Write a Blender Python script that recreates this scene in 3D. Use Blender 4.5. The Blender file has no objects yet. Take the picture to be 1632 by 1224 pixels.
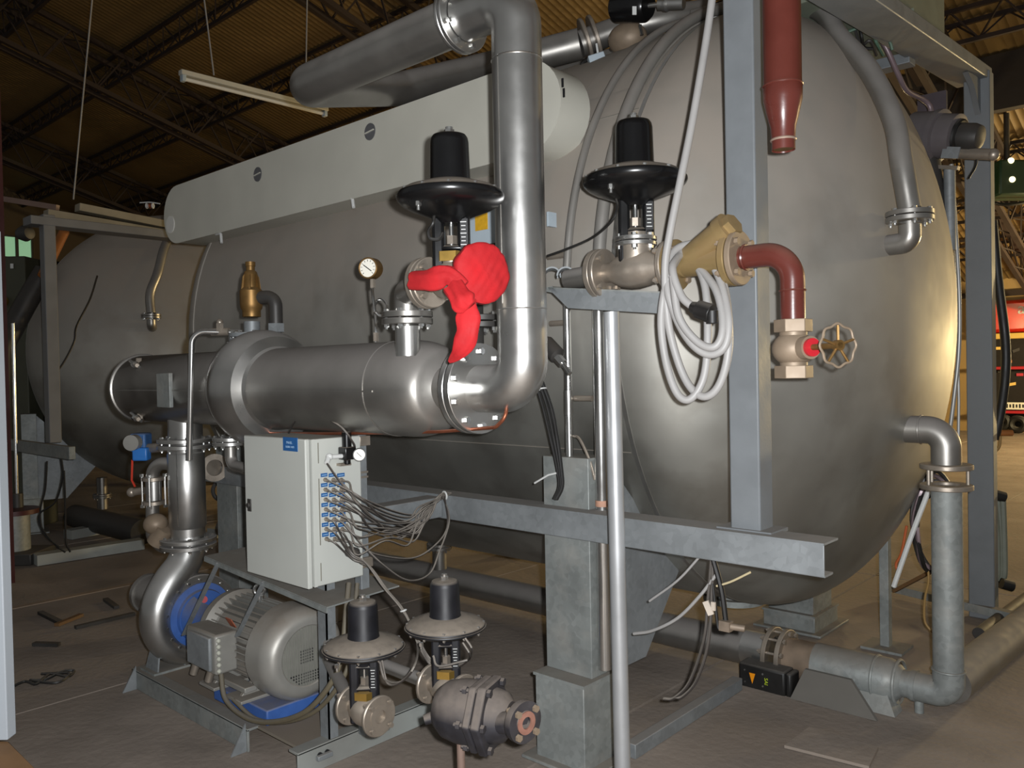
import bpy, bmesh, math, random
from math import sin, cos, pi, radians, sqrt, atan2
from mathutils import Vector as V, Matrix as M4
random.seed(7)
S = bpy.context.scene
COL = S.collection
# ------------------------------------------------------------------ camera, light, exposure
FPX, CX, CY = 1320.0, 816.0, 612.0
PHI, PIT, ROL = radians(47.5), radians(1.0), 0.02
ZUP = V((0, 0, 1))
f0 = V((-cos(PHI), sin(PHI), 0)); r0 = V((sin(PHI), cos(PHI), 0))
FW = f0 * cos(PIT) - ZUP * sin(PIT); U0 = ZUP * cos(PIT) + f0 * sin(PIT)
RT = r0 * cos(ROL) - U0 * sin(ROL); UP = U0 * cos(ROL) + r0 * sin(ROL)
EYE = V((0, 0, 1.6))
cd = bpy.data.cameras.new('camera'); cam = bpy.data.objects.new('camera', cd); COL.objects.link(cam)
cd.sensor_width = 36; cd.lens = 36 * FPX / 1632; cd.clip_start = 0.05; cd.clip_end = 200
cam.matrix_world = M4(((RT.x, UP.x, -FW.x, EYE.x), (RT.y, UP.y, -FW.y, EYE.y), (RT.z, UP.z, -FW.z, EYE.z), (0, 0, 0, 1)))
S.camera = cam
S.view_settings.view_transform = 'Standard'; S.view_settings.look = 'None'
S.view_settings.exposure = 0.35; S.view_settings.gamma = 1.0; S.view_settings.use_curve_mapping = False
w = bpy.data.worlds.new('world'); S.world = w; w.use_nodes = True
w.node_tree.nodes['Background'].inputs[0].default_value = (0.72, 0.72, 0.70, 1)
w.node_tree.nodes['Background'].inputs[1].default_value = 0.16

def lamp(name, kind, loc, power, col, size=0.1, tgt=None):
    l = bpy.data.lights.new(name, kind); o = bpy.data.objects.new(name, l); COL.objects.link(o)
    l.energy = power; l.color = col; o.location = loc
    if kind == 'AREA':
        l.shape = 'DISK'; l.size = size
    else:
        l.shadow_soft_size = size
    if tgt is not None:
        o.rotation_euler = (V(tgt) - V(loc)).to_track_quat('-Z', 'Y').to_euler()
    return o
lamp('camera_flash', 'POINT', EYE + RT * 0.06 + UP * 0.035, 410, (0.96, 0.98, 1.0), 0.018)
WARM = (1.0, 0.77, 0.39)
lamp('hall_lamp_right', 'POINT', (0.6, 17.2, 1.9), 1700, WARM, 0.25)
lamp('hall_lamp_back', 'POINT', (2.2, 10.5, 3.2), 170, WARM, 0.25)
lamp('hall_lamp_middle', 'POINT', (-5.5, 11.0, 2.6), 150, WARM, 0.25)
lamp('hall_lamp_far', 'POINT', (-10.0, 8.0, 2.0), 80, (1.0, 0.68, 0.28), 0.25)


def at(x, y, X=None, Y=None, Z=None, d=None):
    """the point of the place that the photograph shows at (x, y) on a given plane"""
    r = FW + RT * ((x - CX) / FPX) - UP * ((y - CY) / FPX)
    k = X / r.x if X is not None else Y / r.y if Y is not None else (Z - 1.6) / r.z if Z is not None else d
    return EYE + r * k

# ------------------------------------------------------------------ materials
MATS = {}
def lin(c):
    return tuple(((v / 255) / 12.92 if v / 255 <= 0.04045 else ((v / 255 + 0.055) / 1.055) ** 2.4) for v in c)
def mat(name, rgb, metal=0.0, rough=0.5, var=0.12, scale=6.0, dust=0.0, d0=0.1, d1=0.8, dcol=(112, 107, 101), dmin=0.0,
        bump=0.0, bscale=60.0, stain=0.0, stcol=(70, 50, 35), stscale=2.0, spangle=0.0, coat=0.0, emit=0.0):
    if name in MATS: return MATS[name]
    m = bpy.data.materials.new(name); m.use_nodes = True; MATS[name] = m
    nt = m.node_tree; N = nt.nodes; L = nt.links; b = N['Principled BSDF']
    def nd(t, **k):
        n = N.new(t)
        for a, v in k.items(): setattr(n, a, v)
        return n
    tc = nd('ShaderNodeTexCoord')
    c = lin(rgb)
    nz = nd('ShaderNodeTexNoise'); nz.inputs['Scale'].default_value = scale; nz.inputs['Detail'].default_value = 5
    L.new(tc.outputs['Object'], nz.inputs['Vector'])
    mr = nd('ShaderNodeMapRange'); mr.inputs[1].default_value = 0.3; mr.inputs[2].default_value = 0.7
    mr.inputs[3].default_value = 1 - var; mr.inputs[4].default_value = 1 + var
    L.new(nz.outputs[0], mr.inputs[0])
    mx = nd('ShaderNodeMix', data_type='RGBA', blend_type='MULTIPLY'); mx.inputs[0].default_value = 1
    mx.inputs[6].default_value = (*c, 1); L.new(mr.outputs[0], mx.inputs[7]); colr = mx.outputs[2]
    if spangle:
        vo = nd('ShaderNodeTexVoronoi'); vo.inputs['Scale'].default_value = 45; L.new(tc.outputs['Object'], vo.inputs['Vector'])
        m2 = nd('ShaderNodeMix', data_type='RGBA', blend_type='OVERLAY'); m2.inputs[0].default_value = spangle
        bw = nd('ShaderNodeRGBToBW'); L.new(vo.outputs['Color'], bw.inputs[0])
        L.new(colr, m2.inputs[6]); L.new(bw.outputs[0], m2.inputs[7]); colr = m2.outputs[2]
    if stain:
        n2 = nd('ShaderNodeTexNoise'); n2.inputs['Scale'].default_value = stscale; n2.inputs['Detail'].default_value = 6
        L.new(tc.outputs['Object'], n2.inputs['Vector'])
        r2 = nd('ShaderNodeMapRange'); r2.inputs[1].default_value = 0.5; r2.inputs[2].default_value = 0.68
        r2.inputs[3].default_value = 0; r2.inputs[4].default_value = stain; L.new(n2.outputs[0], r2.inputs[0])
        m3 = nd('ShaderNodeMix', data_type='RGBA'); L.new(r2.outputs[0], m3.inputs[0]); L.new(colr, m3.inputs[6])
        m3.inputs[7].default_value = (*lin(stcol), 1); colr = m3.outputs[2]
    rv = nd('ShaderNodeMapRange'); rv.inputs[1].default_value = 0.3; rv.inputs[2].default_value = 0.7
    rv.inputs[3].default_value = max(0.03, rough * 0.85); rv.inputs[4].default_value = min(1, rough * 1.15)
    L.new(nz.outputs[0], rv.inputs[0]); ro = rv.outputs[0]
    if dust:
        g = nd('ShaderNodeNewGeometry'); sp = nd('ShaderNodeSeparateXYZ'); L.new(g.outputs['Normal'], sp.inputs[0])
        dm = nd('ShaderNodeMapRange'); dm.inputs[1].default_value = d0; dm.inputs[2].default_value = d1
        dm.inputs[3].default_value = dmin; dm.inputs[4].default_value = dust; L.new(sp.outputs[2], dm.inputs[0])
        n3 = nd('ShaderNodeTexNoise'); n3.inputs['Scale'].default_value = scale * 2.3; L.new(tc.outputs['Object'], n3.inputs['Vector'])
        mm = nd('ShaderNodeMapRange'); mm.inputs[1].default_value = 0.25; mm.inputs[2].default_value = 0.6
        mm.inputs[3].default_value = 0.75; mm.inputs[4].default_value = 1.0; L.new(n3.outputs[0], mm.inputs[0])
        mu = nd('ShaderNodeMath', operation='MULTIPLY'); L.new(dm.outputs[0], mu.inputs[0]); L.new(mm.outputs[0], mu.inputs[1])
        m4 = nd('ShaderNodeMix', data_type='RGBA'); L.new(mu.outputs[0], m4.inputs[0]); L.new(colr, m4.inputs[6])
        m4.inputs[7].default_value = (*lin(dcol), 1); colr = m4.outputs[2]
        m5 = nd('ShaderNodeMix', data_type='FLOAT'); L.new(mu.outputs[0], m5.inputs[0]); m5.inputs[2].default_value = metal
        m5.inputs[3].default_value = 0; L.new(m5.outputs[0], b.inputs['Metallic'])
        m6 = nd('ShaderNodeMix', data_type='FLOAT'); L.new(mu.outputs[0], m6.inputs[0]); L.new(ro, m6.inputs[2])
        m6.inputs[3].default_value = 0.9; ro = m6.outputs[0]
    else:
        b.inputs['Metallic'].default_value = metal
    L.new(colr, b.inputs['Base Color']); L.new(ro, b.inputs['Roughness'])
    if coat: b.inputs['Coat Weight'].default_value = coat; b.inputs['Coat Roughness'].default_value = 0.15
    if emit: b.inputs['Emission Color'].default_value = (*c, 1); b.inputs['Emission Strength'].default_value = emit
    if bump:
        n4 = nd('ShaderNodeTexNoise'); n4.inputs['Scale'].default_value = bscale; n4.inputs['Detail'].default_value = 4
        L.new(tc.outputs['Object'], n4.inputs['Vector'])
        bp = nd('ShaderNodeBump'); bp.inputs['Strength'].default_value = bump; bp.inputs['Distance'].default_value = 0.01
        L.new(n4.outputs[0], bp.inputs['Height']); L.new(bp.outputs[0], b.inputs['Normal'])
    return m
clad = mat('tank_cladding', (168, 168, 162), 0.95, 0.42, 0.14, 2.2, dust=0.97, d0=-0.3, d1=0.32, dmin=0.10, dcol=(150, 141, 131), bump=0.05, bscale=2.5, stain=0.45, stcol=(112, 108, 98), stscale=3)
steel = mat('stainless_steel', (186, 185, 182), 0.94, 0.32, 0.08, 7, dust=0.8, d0=0.3, d1=0.95, dcol=(124, 119, 115), bump=0.03, bscale=9)
steel2 = mat('dull_stainless', (150, 147, 142), 0.85, 0.38, 0.14, 5, dust=0.85, d0=0.0, d1=0.7, dcol=(117, 112, 108), bump=0.04, bscale=12)
chrome = mat('bright_tube', (205, 205, 203), 0.95, 0.22, 0.05, 9, dust=0.5, d0=0.5, d1=0.95)
galv = mat('galvanised_steel', (130, 134, 136), 0.35, 0.55, 0.1, 6, dust=0.75, d0=0.35, d1=0.9, dcol=(134, 127, 120), spangle=0.10)
galv2 = mat('old_galvanised_steel', (132, 136, 134), 0.3, 0.55, 0.16, 5, dust=0.8, d0=0.3, d1=0.9, dcol=(116, 108, 98), spangle=0.14, stain=0.5, stcol=(158, 156, 150), stscale=7)
postm = mat('grey_painted_steel', (110, 114, 117), 0.1, 0.55, 0.06, 9, dust=0.6, d0=0.4, d1=0.9, dcol=(134, 127, 120), bump=0.05, bscale=80)
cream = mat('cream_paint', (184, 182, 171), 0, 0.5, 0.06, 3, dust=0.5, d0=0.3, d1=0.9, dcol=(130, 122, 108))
cabm = mat('cabinet_paint', (182, 184, 178), 0, 0.5, 0.03, 4, dust=0.6, d0=0.4, d1=0.9, dcol=(136, 128, 116))
black = mat('black_paint', (14, 14, 15), 0, 0.25, 0.1, 8, dust=0.9, d0=0.5, d1=0.85, dcol=(128, 118, 106))
blackd = mat('dusty_black_paint', (20, 20, 25), 0, 0.5, 0.3, 14, dust=0.95, d0=0.35, d1=0.75, dcol=(132, 122, 110))
rubber = mat('black_rubber', (24, 23, 22), 0, 0.5, 0.1, 12, dust=0.5, d0=0.4, d1=0.9)
tubem = mat('pneumatic_tube', (50, 46, 44), 0, 0.35, 0.15, 14, dust=0.85, d0=-0.2, d1=0.7, dcol=(150, 142, 132))
greyc = mat('grey_cable', (148, 146, 144), 0, 0.5, 0.06, 9, dust=0.4, d0=0.4, d1=0.9, dcol=(150, 144, 138))
brass = mat('brass', (196, 160, 84), 0.85, 0.35, 0.12, 12, dust=0.5, d0=0.2, d1=0.9, dcol=(132, 112, 84))
bronze = mat('old_bronze', (128, 98, 56), 0.7, 0.45, 0.2, 16, dust=0.5, d0=0.2, d1=0.9, dcol=(110, 92, 66))
dbrass = mat('dusty_brass', (146, 124, 84), 0.5, 0.42, 0.15, 12, dust=0.6, d0=0.0, d1=0.8, dcol=(146, 126, 98), stain=0.4, stcol=(120, 96, 66), stscale=12)
redpipe = mat('oxide_red_paint', (86, 40, 33), 0, 0.3, 0.12, 8, dust=0.45, d0=0.2, d1=0.9, dcol=(130, 96, 84), bump=0.05, bscale=30)
castm = mat('dusty_cast_bronze', (134, 118, 100), 0.3, 0.55, 0.12, 16, dust=0.5, d0=0.2, d1=0.9, dcol=(142, 126, 108))
nickel = mat('cast_stainless', (158, 148, 136), 0.7, 0.4, 0.14, 12, dust=0.6, d0=0.2, d1=0.9, dcol=(134, 122, 108), bump=0.06, bscale=40)
bluep = mat('blue_paint', (56, 92, 158), 0, 0.45, 0.14, 12, dust=0.8, d0=0.0, d1=0.8, dcol=(110, 108, 112))
blueb = mat('bright_blue_plastic', (44, 110, 184), 0, 0.4, 0.06, 12)
motorm = mat('motor_grey_paint', (150, 148, 142), 0.35, 0.4, 0.08, 8, dust=0.9, d0=0.1, d1=0.75, dcol=(120, 112, 102))
castblack = mat('dusty_black_casting', (36, 35, 40), 0, 0.6, 0.3, 18, dust=0.95, d0=-0.05, d1=0.5, dcol=(106, 97, 90), stain=0.3, stcol=(74, 70, 70), stscale=14)
redcloth = mat('red_cloth', (170, 17, 24), 0, 0.85, 0.1, 12, bump=0.25, bscale=28)
copper = mat('copper', (150, 88, 64), 0.75, 0.4, 0.15, 12, dust=0.5, d0=0.4, d1=0.95)
orangep = mat('orange_brown_primer', (150, 92, 44), 0, 0.55, 0.1, 10)
white = mat('white_plastic', (205, 206, 204), 0, 0.45, 0.03, 9)
paleblue = mat('pale_blue_plastic', (170, 182, 190), 0, 0.45, 0.04, 9)
dial = mat('dial_white', (225, 222, 210), 0, 0.4, 0.02, 9)
ink = mat('black_ink', (20, 20, 22), 0, 0.6, 0)
labelblue = mat('label_blue', (36, 88, 144), 0, 0.5, 0.04, 30)
labelink = mat('label_white_print', (150, 180, 208), 0, 0.6, 0.02)
yellowlab = mat('yellow_label', (206, 158, 34), 0, 0.5, 0.12, 60)
limep = mat('lime_print', (176, 196, 40), 0, 0.5, 0)
orangel = mat('orange_label', (226, 140, 12), 0, 0.5, 0)
tape = mat('masking_tape', (176, 134, 112), 0, 0.7, 0.1, 40)
concrete = mat('dusty_concrete', (136, 125, 115), 0, 0.8, 0.22, 2.2, bump=0.4, bscale=25, stain=0.5, stcol=(106, 94, 83), stscale=1.1)
roofm = mat('roof_sheet', (108, 88, 54), 0.0, 0.6, 0.12, 1.2, stain=0.25, stcol=(82, 62, 40), stscale=0.5)
trussm = mat('rusted_truss', (44, 33, 29), 0.1, 0.7, 0.15, 3)
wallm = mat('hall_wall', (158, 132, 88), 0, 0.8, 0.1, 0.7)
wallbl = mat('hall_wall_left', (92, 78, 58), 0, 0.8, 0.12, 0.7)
ochre = mat('ochre_timber', (172, 118, 46), 0, 0.7, 0.15, 3)
oldwood = mat('old_timber', (104, 76, 46), 0, 0.7, 0.15, 9)
maroon = mat('maroon_paint', (66, 28, 26), 0.1, 0.4, 0.1, 6)
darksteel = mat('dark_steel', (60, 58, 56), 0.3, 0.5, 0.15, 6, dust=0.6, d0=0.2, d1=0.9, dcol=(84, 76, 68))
redtruck = mat('red_vehicle_paint', (206, 44, 26), 0, 0.25, 0.04, 3, coat=0.5)
glass = mat('daylit_window', (150, 200, 160), 0, 0.3, 0.05, 2, emit=0.42)
whitep = mat('white_panel', (140, 145, 150), 0, 0.5, 0.04, 3)
greenbox = mat('grey_green_paint', (112, 118, 104), 0.1, 0.55, 0.08, 6, dust=0.5)
redpl = mat('red_plastic', (170, 30, 40), 0, 0.4, 0.05)
yel = mat('pale_yellow_paint', (214, 178, 92), 0, 0.6, 0.08, 3)

# ------------------------------------------------------------------ mesh tools
def frame(ax):
    a = V(ax).normalized()
    t = ZUP if abs(a.z) < 0.9 else V((1, 0, 0))
    u = t.cross(a).normalized(); return a, u, a.cross(u)
class MB:
    def __init__(s): s.v = []; s.f = []
    def add(s, vs, fs):
        n = len(s.v); s.v += [V(p) for p in vs]; s.f += [tuple(i + n for i in f) for f in fs]; return s
    def box(s, c, d, ax=None, up=None):
        c = V(c); x, y, z = V((1, 0, 0)), V((0, 1, 0)), ZUP
        if ax is not None:
            x = V(ax).normalized(); z = V(up if up is not None else ZUP); y = z.cross(x).normalized(); z = x.cross(y)
        vs = [c + x * (i * d[0] / 2) + y * (j * d[1] / 2) + z * (k * d[2] / 2) for i in (-1, 1) for j in (-1, 1) for k in (-1, 1)]
        return s.add(vs, [(0, 1, 3, 2), (4, 6, 7, 5), (0, 4, 5, 1), (2, 3, 7, 6), (0, 2, 6, 4), (1, 5, 7, 3)])
    def ab(s, a, b):
        a, b = V(a), V(b); return s.box((a + b) / 2, [abs(q) for q in (b - a)])
    def bar(s, p, q, wd, h, up=None):
        p, q = V(p), V(q); d = q - p
        if up is None: up = ZUP if abs(d.normalized().z) < 0.95 else V((0, 1, 0))
        return s.box((p + q) / 2, (d.length, wd, h), d, up)
    def lathe(s, prof, o=(0, 0, 0), ax=(0, 0, 1), n=32, a0=0, a1=2 * pi):
        o = V(o); a, u, v = frame(ax); full = a1 - a0 > 6.28; k = n if full else n + 1; vs = []; fs = []
        idx = []
        for r, h in prof:
            if r < 1e-6:
                idx.append([len(vs)] * k); vs.append(o + a * h)
            else:
                idx.append(list(range(len(vs), len(vs) + k)))
                vs += [o + a * h + (u * cos(a0 + (a1 - a0) * i / n) + v * sin(a0 + (a1 - a0) * i / n)) * r for i in range(k)]
        for A, B in zip(idx, idx[1:]):
            for i in range(k if full else k - 1):
                q = [A[i], A[(i + 1) % k], B[(i + 1) % k], B[i]]; q2 = []
                for t in q:
                    if t not in q2: q2.append(t)
                if len(q2) > 2: fs.append(q2)
        return s.add(vs, fs)
    def cyl(s, p, q, r, r2=None, n=20):
        p, q = V(p), V(q); h = (q - p).length; r2 = r if r2 is None else r2
        return s.lathe([(0, 0), (r, 0), (r2, h), (0, h)], p, q - p, n)
    def ring(s, p, q, ro, ri, n=40, ch=0.0):
        p, q = V(p), V(q); h = (q - p).length
        return s.lathe([(ri, 0), (ro - ch, 0), (ro, ch), (ro, h - ch), (ro - ch, h), (ri, h), (ri, 0)], p, q - p, n)
    def sph(s, c, r, sc=(1, 1, 1), n=20, m=12, ax=(0, 0, 1)):
        k = len(s.v); s.lathe([(r * sin(pi * i / m), -r * cos(pi * i / m)) for i in range(m + 1)], (0, 0, 0), ax, n)
        for i in range(k, len(s.v)):
            p = s.v[i]; s.v[i] = V(c) + V((p.x * sc[0], p.y * sc[1], p.z * sc[2]))
        return s
    def tube(s, pts, r, n=12, cap=True, closed=False):
        pts = [V(p) for p in pts]; k = len(pts); rr = r if isinstance(r, (list, tuple)) else [r] * k
        T = []
        for i in range(k):
            if closed: t = pts[(i + 1) % k] - pts[i - 1]
            else: t = pts[min(i + 1, k - 1)] - pts[max(i - 1, 0)]
            T.append(t.normalized() if t.length > 1e-9 else V((0, 0, 1)))
        a, u, v = frame(T[0]); vs = []; fs = []
        for i in range(k):
            if i:
                q = T[i - 1].rotation_difference(T[i]); u = q @ u
            u = (u - T[i] * u.dot(T[i])).normalized(); v = T[i].cross(u)
            vs += [pts[i] + (u * cos(2 * pi * j / n) + v * sin(2 * pi * j / n)) * rr[i] for j in range(n)]
        for i in range(k if closed else k - 1):
            A, B = i * n, ((i + 1) % k) * n
            fs += [(A + j, A + (j + 1) % n, B + (j + 1) % n, B + j) for j in range(n)]
        if cap and not closed:
            fs.append(tuple(range(n - 1, -1, -1))); fs.append(tuple(range((k - 1) * n, k * n)))
        return s.add(vs, fs)
    def torus(s, c, ax, R, r, n=36, m=10):
        a, u, v = frame(ax)
        return s.tube([V(c) + (u * cos(2 * pi * i / n) + v * sin(2 * pi * i / n)) * R for i in range(n)], r, m, closed=True)
    def prism(s, pts, d):
        pts = [V(p) for p in pts]; d = V(d); n = len(pts)
        return s.add(pts + [p + d for p in pts], [tuple(range(n - 1, -1, -1)), tuple(range(n, 2 * n))] + [(i, (i + 1) % n, (i + 1) % n + n, i + n) for i in range(n)])
    def hexn(s, p, q, r): return s.cyl(p, q, r, n=6)
def fil(pts, r, n=8):
    """polyline with rounded corners"""
    pts = [V(p) for p in pts]; out = [pts[0]]
    for i in range(1, len(pts) - 1):
        p, a, b = pts[i], pts[i - 1] - pts[i], pts[i + 1] - pts[i]
        rr = r[i - 1] if isinstance(r, (list, tuple)) else r
        ang = a.angle(b); t = min(rr / math.tan(ang / 2) if ang > 0.01 else 0, a.length * 0.499, b.length * 0.499)
        A, B = p + a.normalized() * t, p + b.normalized() * t
        rad = t * math.tan(ang / 2); c = p + (a.normalized() + b.normalized()).normalized() * (rad / sin(ang / 2))
        va, vb = A - c, B - c; th = va.angle(vb)
        for k in range(n + 1):
            s_ = k / n; out.append(c + (va * sin((1 - s_) * th) + vb * sin(s_ * th)) / sin(th) if th > 1e-4 else A)
    out.append(pts[-1]); return out
def spl(pts, n=8):
    pts = [V(p) for p in pts]; P = [2 * pts[0] - pts[1]] + pts + [2 * pts[-1] - pts[-2]]; out = []
    for i in range(1, len(P) - 2):
        a, b, c, d = P[i - 1:i + 3]
        for k in range(n):
            t = k / n
            out.append(0.5 * (2 * b + (c - a) * t + (2 * a - 5 * b + 4 * c - d) * t * t + (3 * b - a - 3 * c + d) * t ** 3))
    return out + [pts[-1]]

def mesh(name, mb, material, off, sharp=38):
    me = bpy.data.meshes.new(name)
    me.from_pydata([p - off for p in mb.v], [], mb.f)
    bm = bmesh.new(); bm.from_mesh(me); bmesh.ops.recalc_face_normals(bm, faces=bm.faces); bm.to_mesh(me); bm.free()
    me.polygons.foreach_set('use_smooth', [True] * len(me.polygons)); me.set_sharp_from_angle(angle=radians(sharp))
    me.materials.append(material); return me
def base(o):
    return o.location + base(o.parent) if o.parent else o.location.copy()
def part(name, mb, material, parent, bev=0.0, label=None, sharp=38, kind=None):
    o = bpy.data.objects.new(name, mesh(name, mb, material, base(parent), sharp)); COL.objects.link(o); o.parent = parent
    if bev:
        m = o.modifiers.new('bevel', 'BEVEL'); m.width = bev; m.segments = 2; m.limit_method = 'ANGLE'; m.angle_limit = radians(40)
    if label: o['label'] = label
    if kind: o['kind'] = kind
    return o
def thing(name, label, cat, loc=(0, 0, 0), group=None):
    o = bpy.data.objects.new(name, None); COL.objects.link(o); o.location = V(loc); o.empty_display_size = 0.1
    o['label'] = label; o['category'] = cat
    if group: o['group'] = group
    return o
def solo(name, mb, material, label, cat, group=None, bev=0.0, kind=None, loc=None, sharp=38):
    off = V(loc) if loc is not None else (sum(mb.v, V((0, 0, 0))) / len(mb.v))
    o = bpy.data.objects.new(name, mesh(name, mb, material, off, sharp)); COL.objects.link(o); o.location = off
    o['label'] = label; o['category'] = cat
    if group: o['group'] = group
    if kind: o['kind'] = kind
    if bev:
        m = o.modifiers.new('bevel', 'BEVEL'); m.width = bev; m.segments = 2; m.limit_method = 'ANGLE'; m.angle_limit = radians(40)
    return o
def struct(name, mb, material, parent=None):
    o = bpy.data.objects.new(name, mesh(name, mb, material, V((0, 0, 0)))); COL.objects.link(o)
    if parent: o.parent = parent
    else: o['kind'] = 'structure'
    return o
BOLT = {}
def bolts(parent, c, ax, pcd, n, s, ln, material=None, a0=None, name='bolt', skip=()):
    """n bolts on a pitch circle, each an object of its own, sharing one mesh"""
    key = (round(s, 4), round(ln, 4), material.name if material else '')
    if key not in BOLT:
        b = MB().hexn((0, 0, ln / 2), (0, 0, ln / 2 + s * 0.9), s).cyl((0, 0, -ln / 2 - s * 1.7), (0, 0, ln / 2), s * 0.55, n=8).hexn((0, 0, -ln / 2 - s), (0, 0, -ln / 2), s)
        BOLT[key] = mesh(name, b, material or chrome, V((0, 0, 0)))
    a, u, v = frame(ax); c = V(c); rot = M4((u, v, a)).transposed().to_4x4() if False else None
    for i in range(n):
        if i in skip: continue
        t = (a0 if a0 is not None else pi / n) + 2 * pi * i / n
        o = bpy.data.objects.new(name, BOLT[key]); COL.objects.link(o); o.parent = parent
        o.location = c + (u * cos(t) + v * sin(t)) * pcd - base(parent)
        o.rotation_euler = a.to_track_quat('Z', 'Y').to_euler()
def flange(parent, c, ax, r, t, ri, m, nb=8, pair=True, gap=0.004, bs=None, pcd=None, a0=None):
    a = V(ax).normalized(); c = V(c)
    if pair:
        part('flange', MB().ring(c + a * (gap / 2), c + a * (gap / 2 + t), r, ri, ch=0.002), m, parent)
        part('flange', MB().ring(c - a * (gap / 2 + t), c - a * (gap / 2), r, ri, ch=0.002), m, parent)
        ln = 2 * t + gap
    else:
        part('flange', MB().ring(c - a * (t / 2), c + a * (t / 2), r, ri, ch=0.002), m, parent); ln = t
    if nb: bolts(parent, c, a, pcd or r * 0.82, nb, bs or r * 0.075, ln, a0=a0)
def duptree(o, parent=None):
    c = o.copy(); COL.objects.link(c); c.parent = parent
    for ch in list(o.children): duptree(ch, c)
    return c
def text(body, p, xdir, up, size, material, parent, name='lettering'):
    cu = bpy.data.curves.new('lettering', 'FONT'); cu.body = body; cu.size = size; cu.align_x = 'CENTER'; cu.align_y = 'CENTER'; cu.extrude = 0.0004
    t = bpy.data.objects.new('lettering', cu); COL.objects.link(t)
    dg = bpy.context.evaluated_depsgraph_get(); me = bpy.data.meshes.new_from_object(t.evaluated_get(dg)); bpy.data.objects.remove(t)
    me.materials.clear(); me.materials.append(material)
    o = bpy.data.objects.new(name, me); COL.objects.link(o); o.parent = parent
    x = V(xdir).normalized(); y = V(up).normalized(); z = x.cross(y)
    o.matrix_local = M4.Translation(V(p) - base(parent)) @ M4((x, y, z)).transposed().to_4x4()
    return o

# ------------------------------------------------------------------ the hall
RX0, RX1, RY0, RY1 = -27.0, 9.0, -7.0, 20.9
def roofz(y): return 9.5 - 0.293 * y
fl = struct('floor', MB().ab((RX0, RY0, -0.25), (RX1, RY1, -0.02)), mat('joint_filler', (72, 62, 54), 0, 0.9))
xs = [-27.0, -22.9, -18.8, -14.7, -10.6, -8.57, -6.5, -4.43, -2.2, 0.1, 2.6, 5.1, 9.0]
for a, b in zip(xs, xs[1:]):
    for c, d in ((RY0, 0.9), (0.9, 6.4), (6.4, 13.5), (13.5, RY1)):
        struct('slab', MB().ab((a + 0.008, c + 0.006, -0.1), (b - 0.008, d - 0.006, random.uniform(-0.002, 0.0))), concrete, fl)
struct('joint_strip', MB().ab((-6.53, RY0, -0.02), (-6.47, RY1, 0.004)), mat('worn_strip', (140, 122, 104), 0, 0.8), fl)
# corrugated roof sheet, ribs running down the slope
n = int((RX1 - RX0) / 0.11); vs = []; fs = []
for i in range(n + 1):
    for k in range(4):
        x = RX0 + (i + k / 4) * 0.11; dz = (0, 0.012, 0.02, 0.012)[k]
        vs += [(x, RY0, roofz(RY0) + dz), (x, RY1 + 0.5, roofz(RY1 + 0.5) + dz)]
m = len(vs) // 2
ceil = struct('ceiling', MB().add(vs, [(2 * i, 2 * i + 1, 2 * i + 3, 2 * i + 2) for i in range(m - 1)]), roofm)
for X in (-21.7, -15.6, -9.5, -3.4, 2.7):                     # main trusses down the slope
    P = lambda y, dz, dx=0.0: V((X + dx, y, roofz(y) + dz))
    b = MB()
    for dx in (-0.28, 0.28): b.bar(P(RY0, -0.2, dx), P(RY1, -0.2, dx), 0.08, 0.08)
    for dx in (-0.16, 0.16): b.bar(P(RY0, -0.95, dx), P(RY1, -0.95, dx), 0.08, 0.08)
    t = part('roof_truss', b, trussm, ceil)
    b = MB(); y = RY0; k = 0
    while y < RY1 - 0.5:
        for sgn in (-1, 1):
            b.bar(P(y, -0.2, 0.28 * sgn), P(y + 0.45, -0.95, 0.16 * sgn), 0.025, 0.025)
            b.bar(P(y + 0.45, -0.95, 0.16 * sgn), P(y + 0.9, -0.2, 0.28 * sgn), 0.025, 0.025)
        b.bar(P(y + 0.45, -0.95, -0.16), P(y + 0.9, -0.95, 0.16), 0.02, 0.02); b.bar(P(y, -0.2, -0.28), P(y + 0.45, -0.2, 0.28), 0.02, 0.02); y += 0.9
    part('web', b, trussm, t, kind='stuff')
for j in range(10):                                            # lattice purlins along the hall
    y = 3.2 + 1.72 * j
    P = lambda x, dz, dy=0.0: V((x, y + dy, roofz(y + dy) + dz))
    b = MB()
    for dz, dy in ((-0.05, -0.14), (-0.05, 0.14), (-0.38, 0)): b.bar(P(RX0, dz, dy), P(RX1, dz, dy), 0.055, 0.055)
    t = part('lattice_purlin', b, trussm, ceil)
    b = MB(); x = RX0
    while x < RX1 - 0.3:
        for dy in (-0.14, 0.14):
            b.bar(P(x, -0.05, dy), P(x + 0.3, -0.38), 0.02, 0.02); b.bar(P(x + 0.3, -0.38), P(x + 0.6, -0.05, dy), 0.02, 0.02)
        x += 0.6
    part('web', b, trussm, t, kind='stuff')
struct('wall_back', MB().ab((RX0, RY1, -0.1), (RX1, RY1 + 0.2, roofz(RY1) + 0.02)), wallm)
wz0, wz1, wy0, wy1 = at(30, 412, X=RX0).z, at(30, 376, X=RX0).z, at(2, 395, X=RX0).y, at(53, 395, X=RX0).y
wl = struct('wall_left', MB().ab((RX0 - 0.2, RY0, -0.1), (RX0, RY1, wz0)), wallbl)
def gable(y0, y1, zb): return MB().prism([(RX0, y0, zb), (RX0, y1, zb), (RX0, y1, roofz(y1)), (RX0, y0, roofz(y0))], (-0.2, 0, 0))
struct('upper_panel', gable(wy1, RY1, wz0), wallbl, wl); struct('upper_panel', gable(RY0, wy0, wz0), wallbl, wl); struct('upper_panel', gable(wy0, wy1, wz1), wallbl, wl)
b = MB(); ym = (wy0 + wy1) / 2
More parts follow.
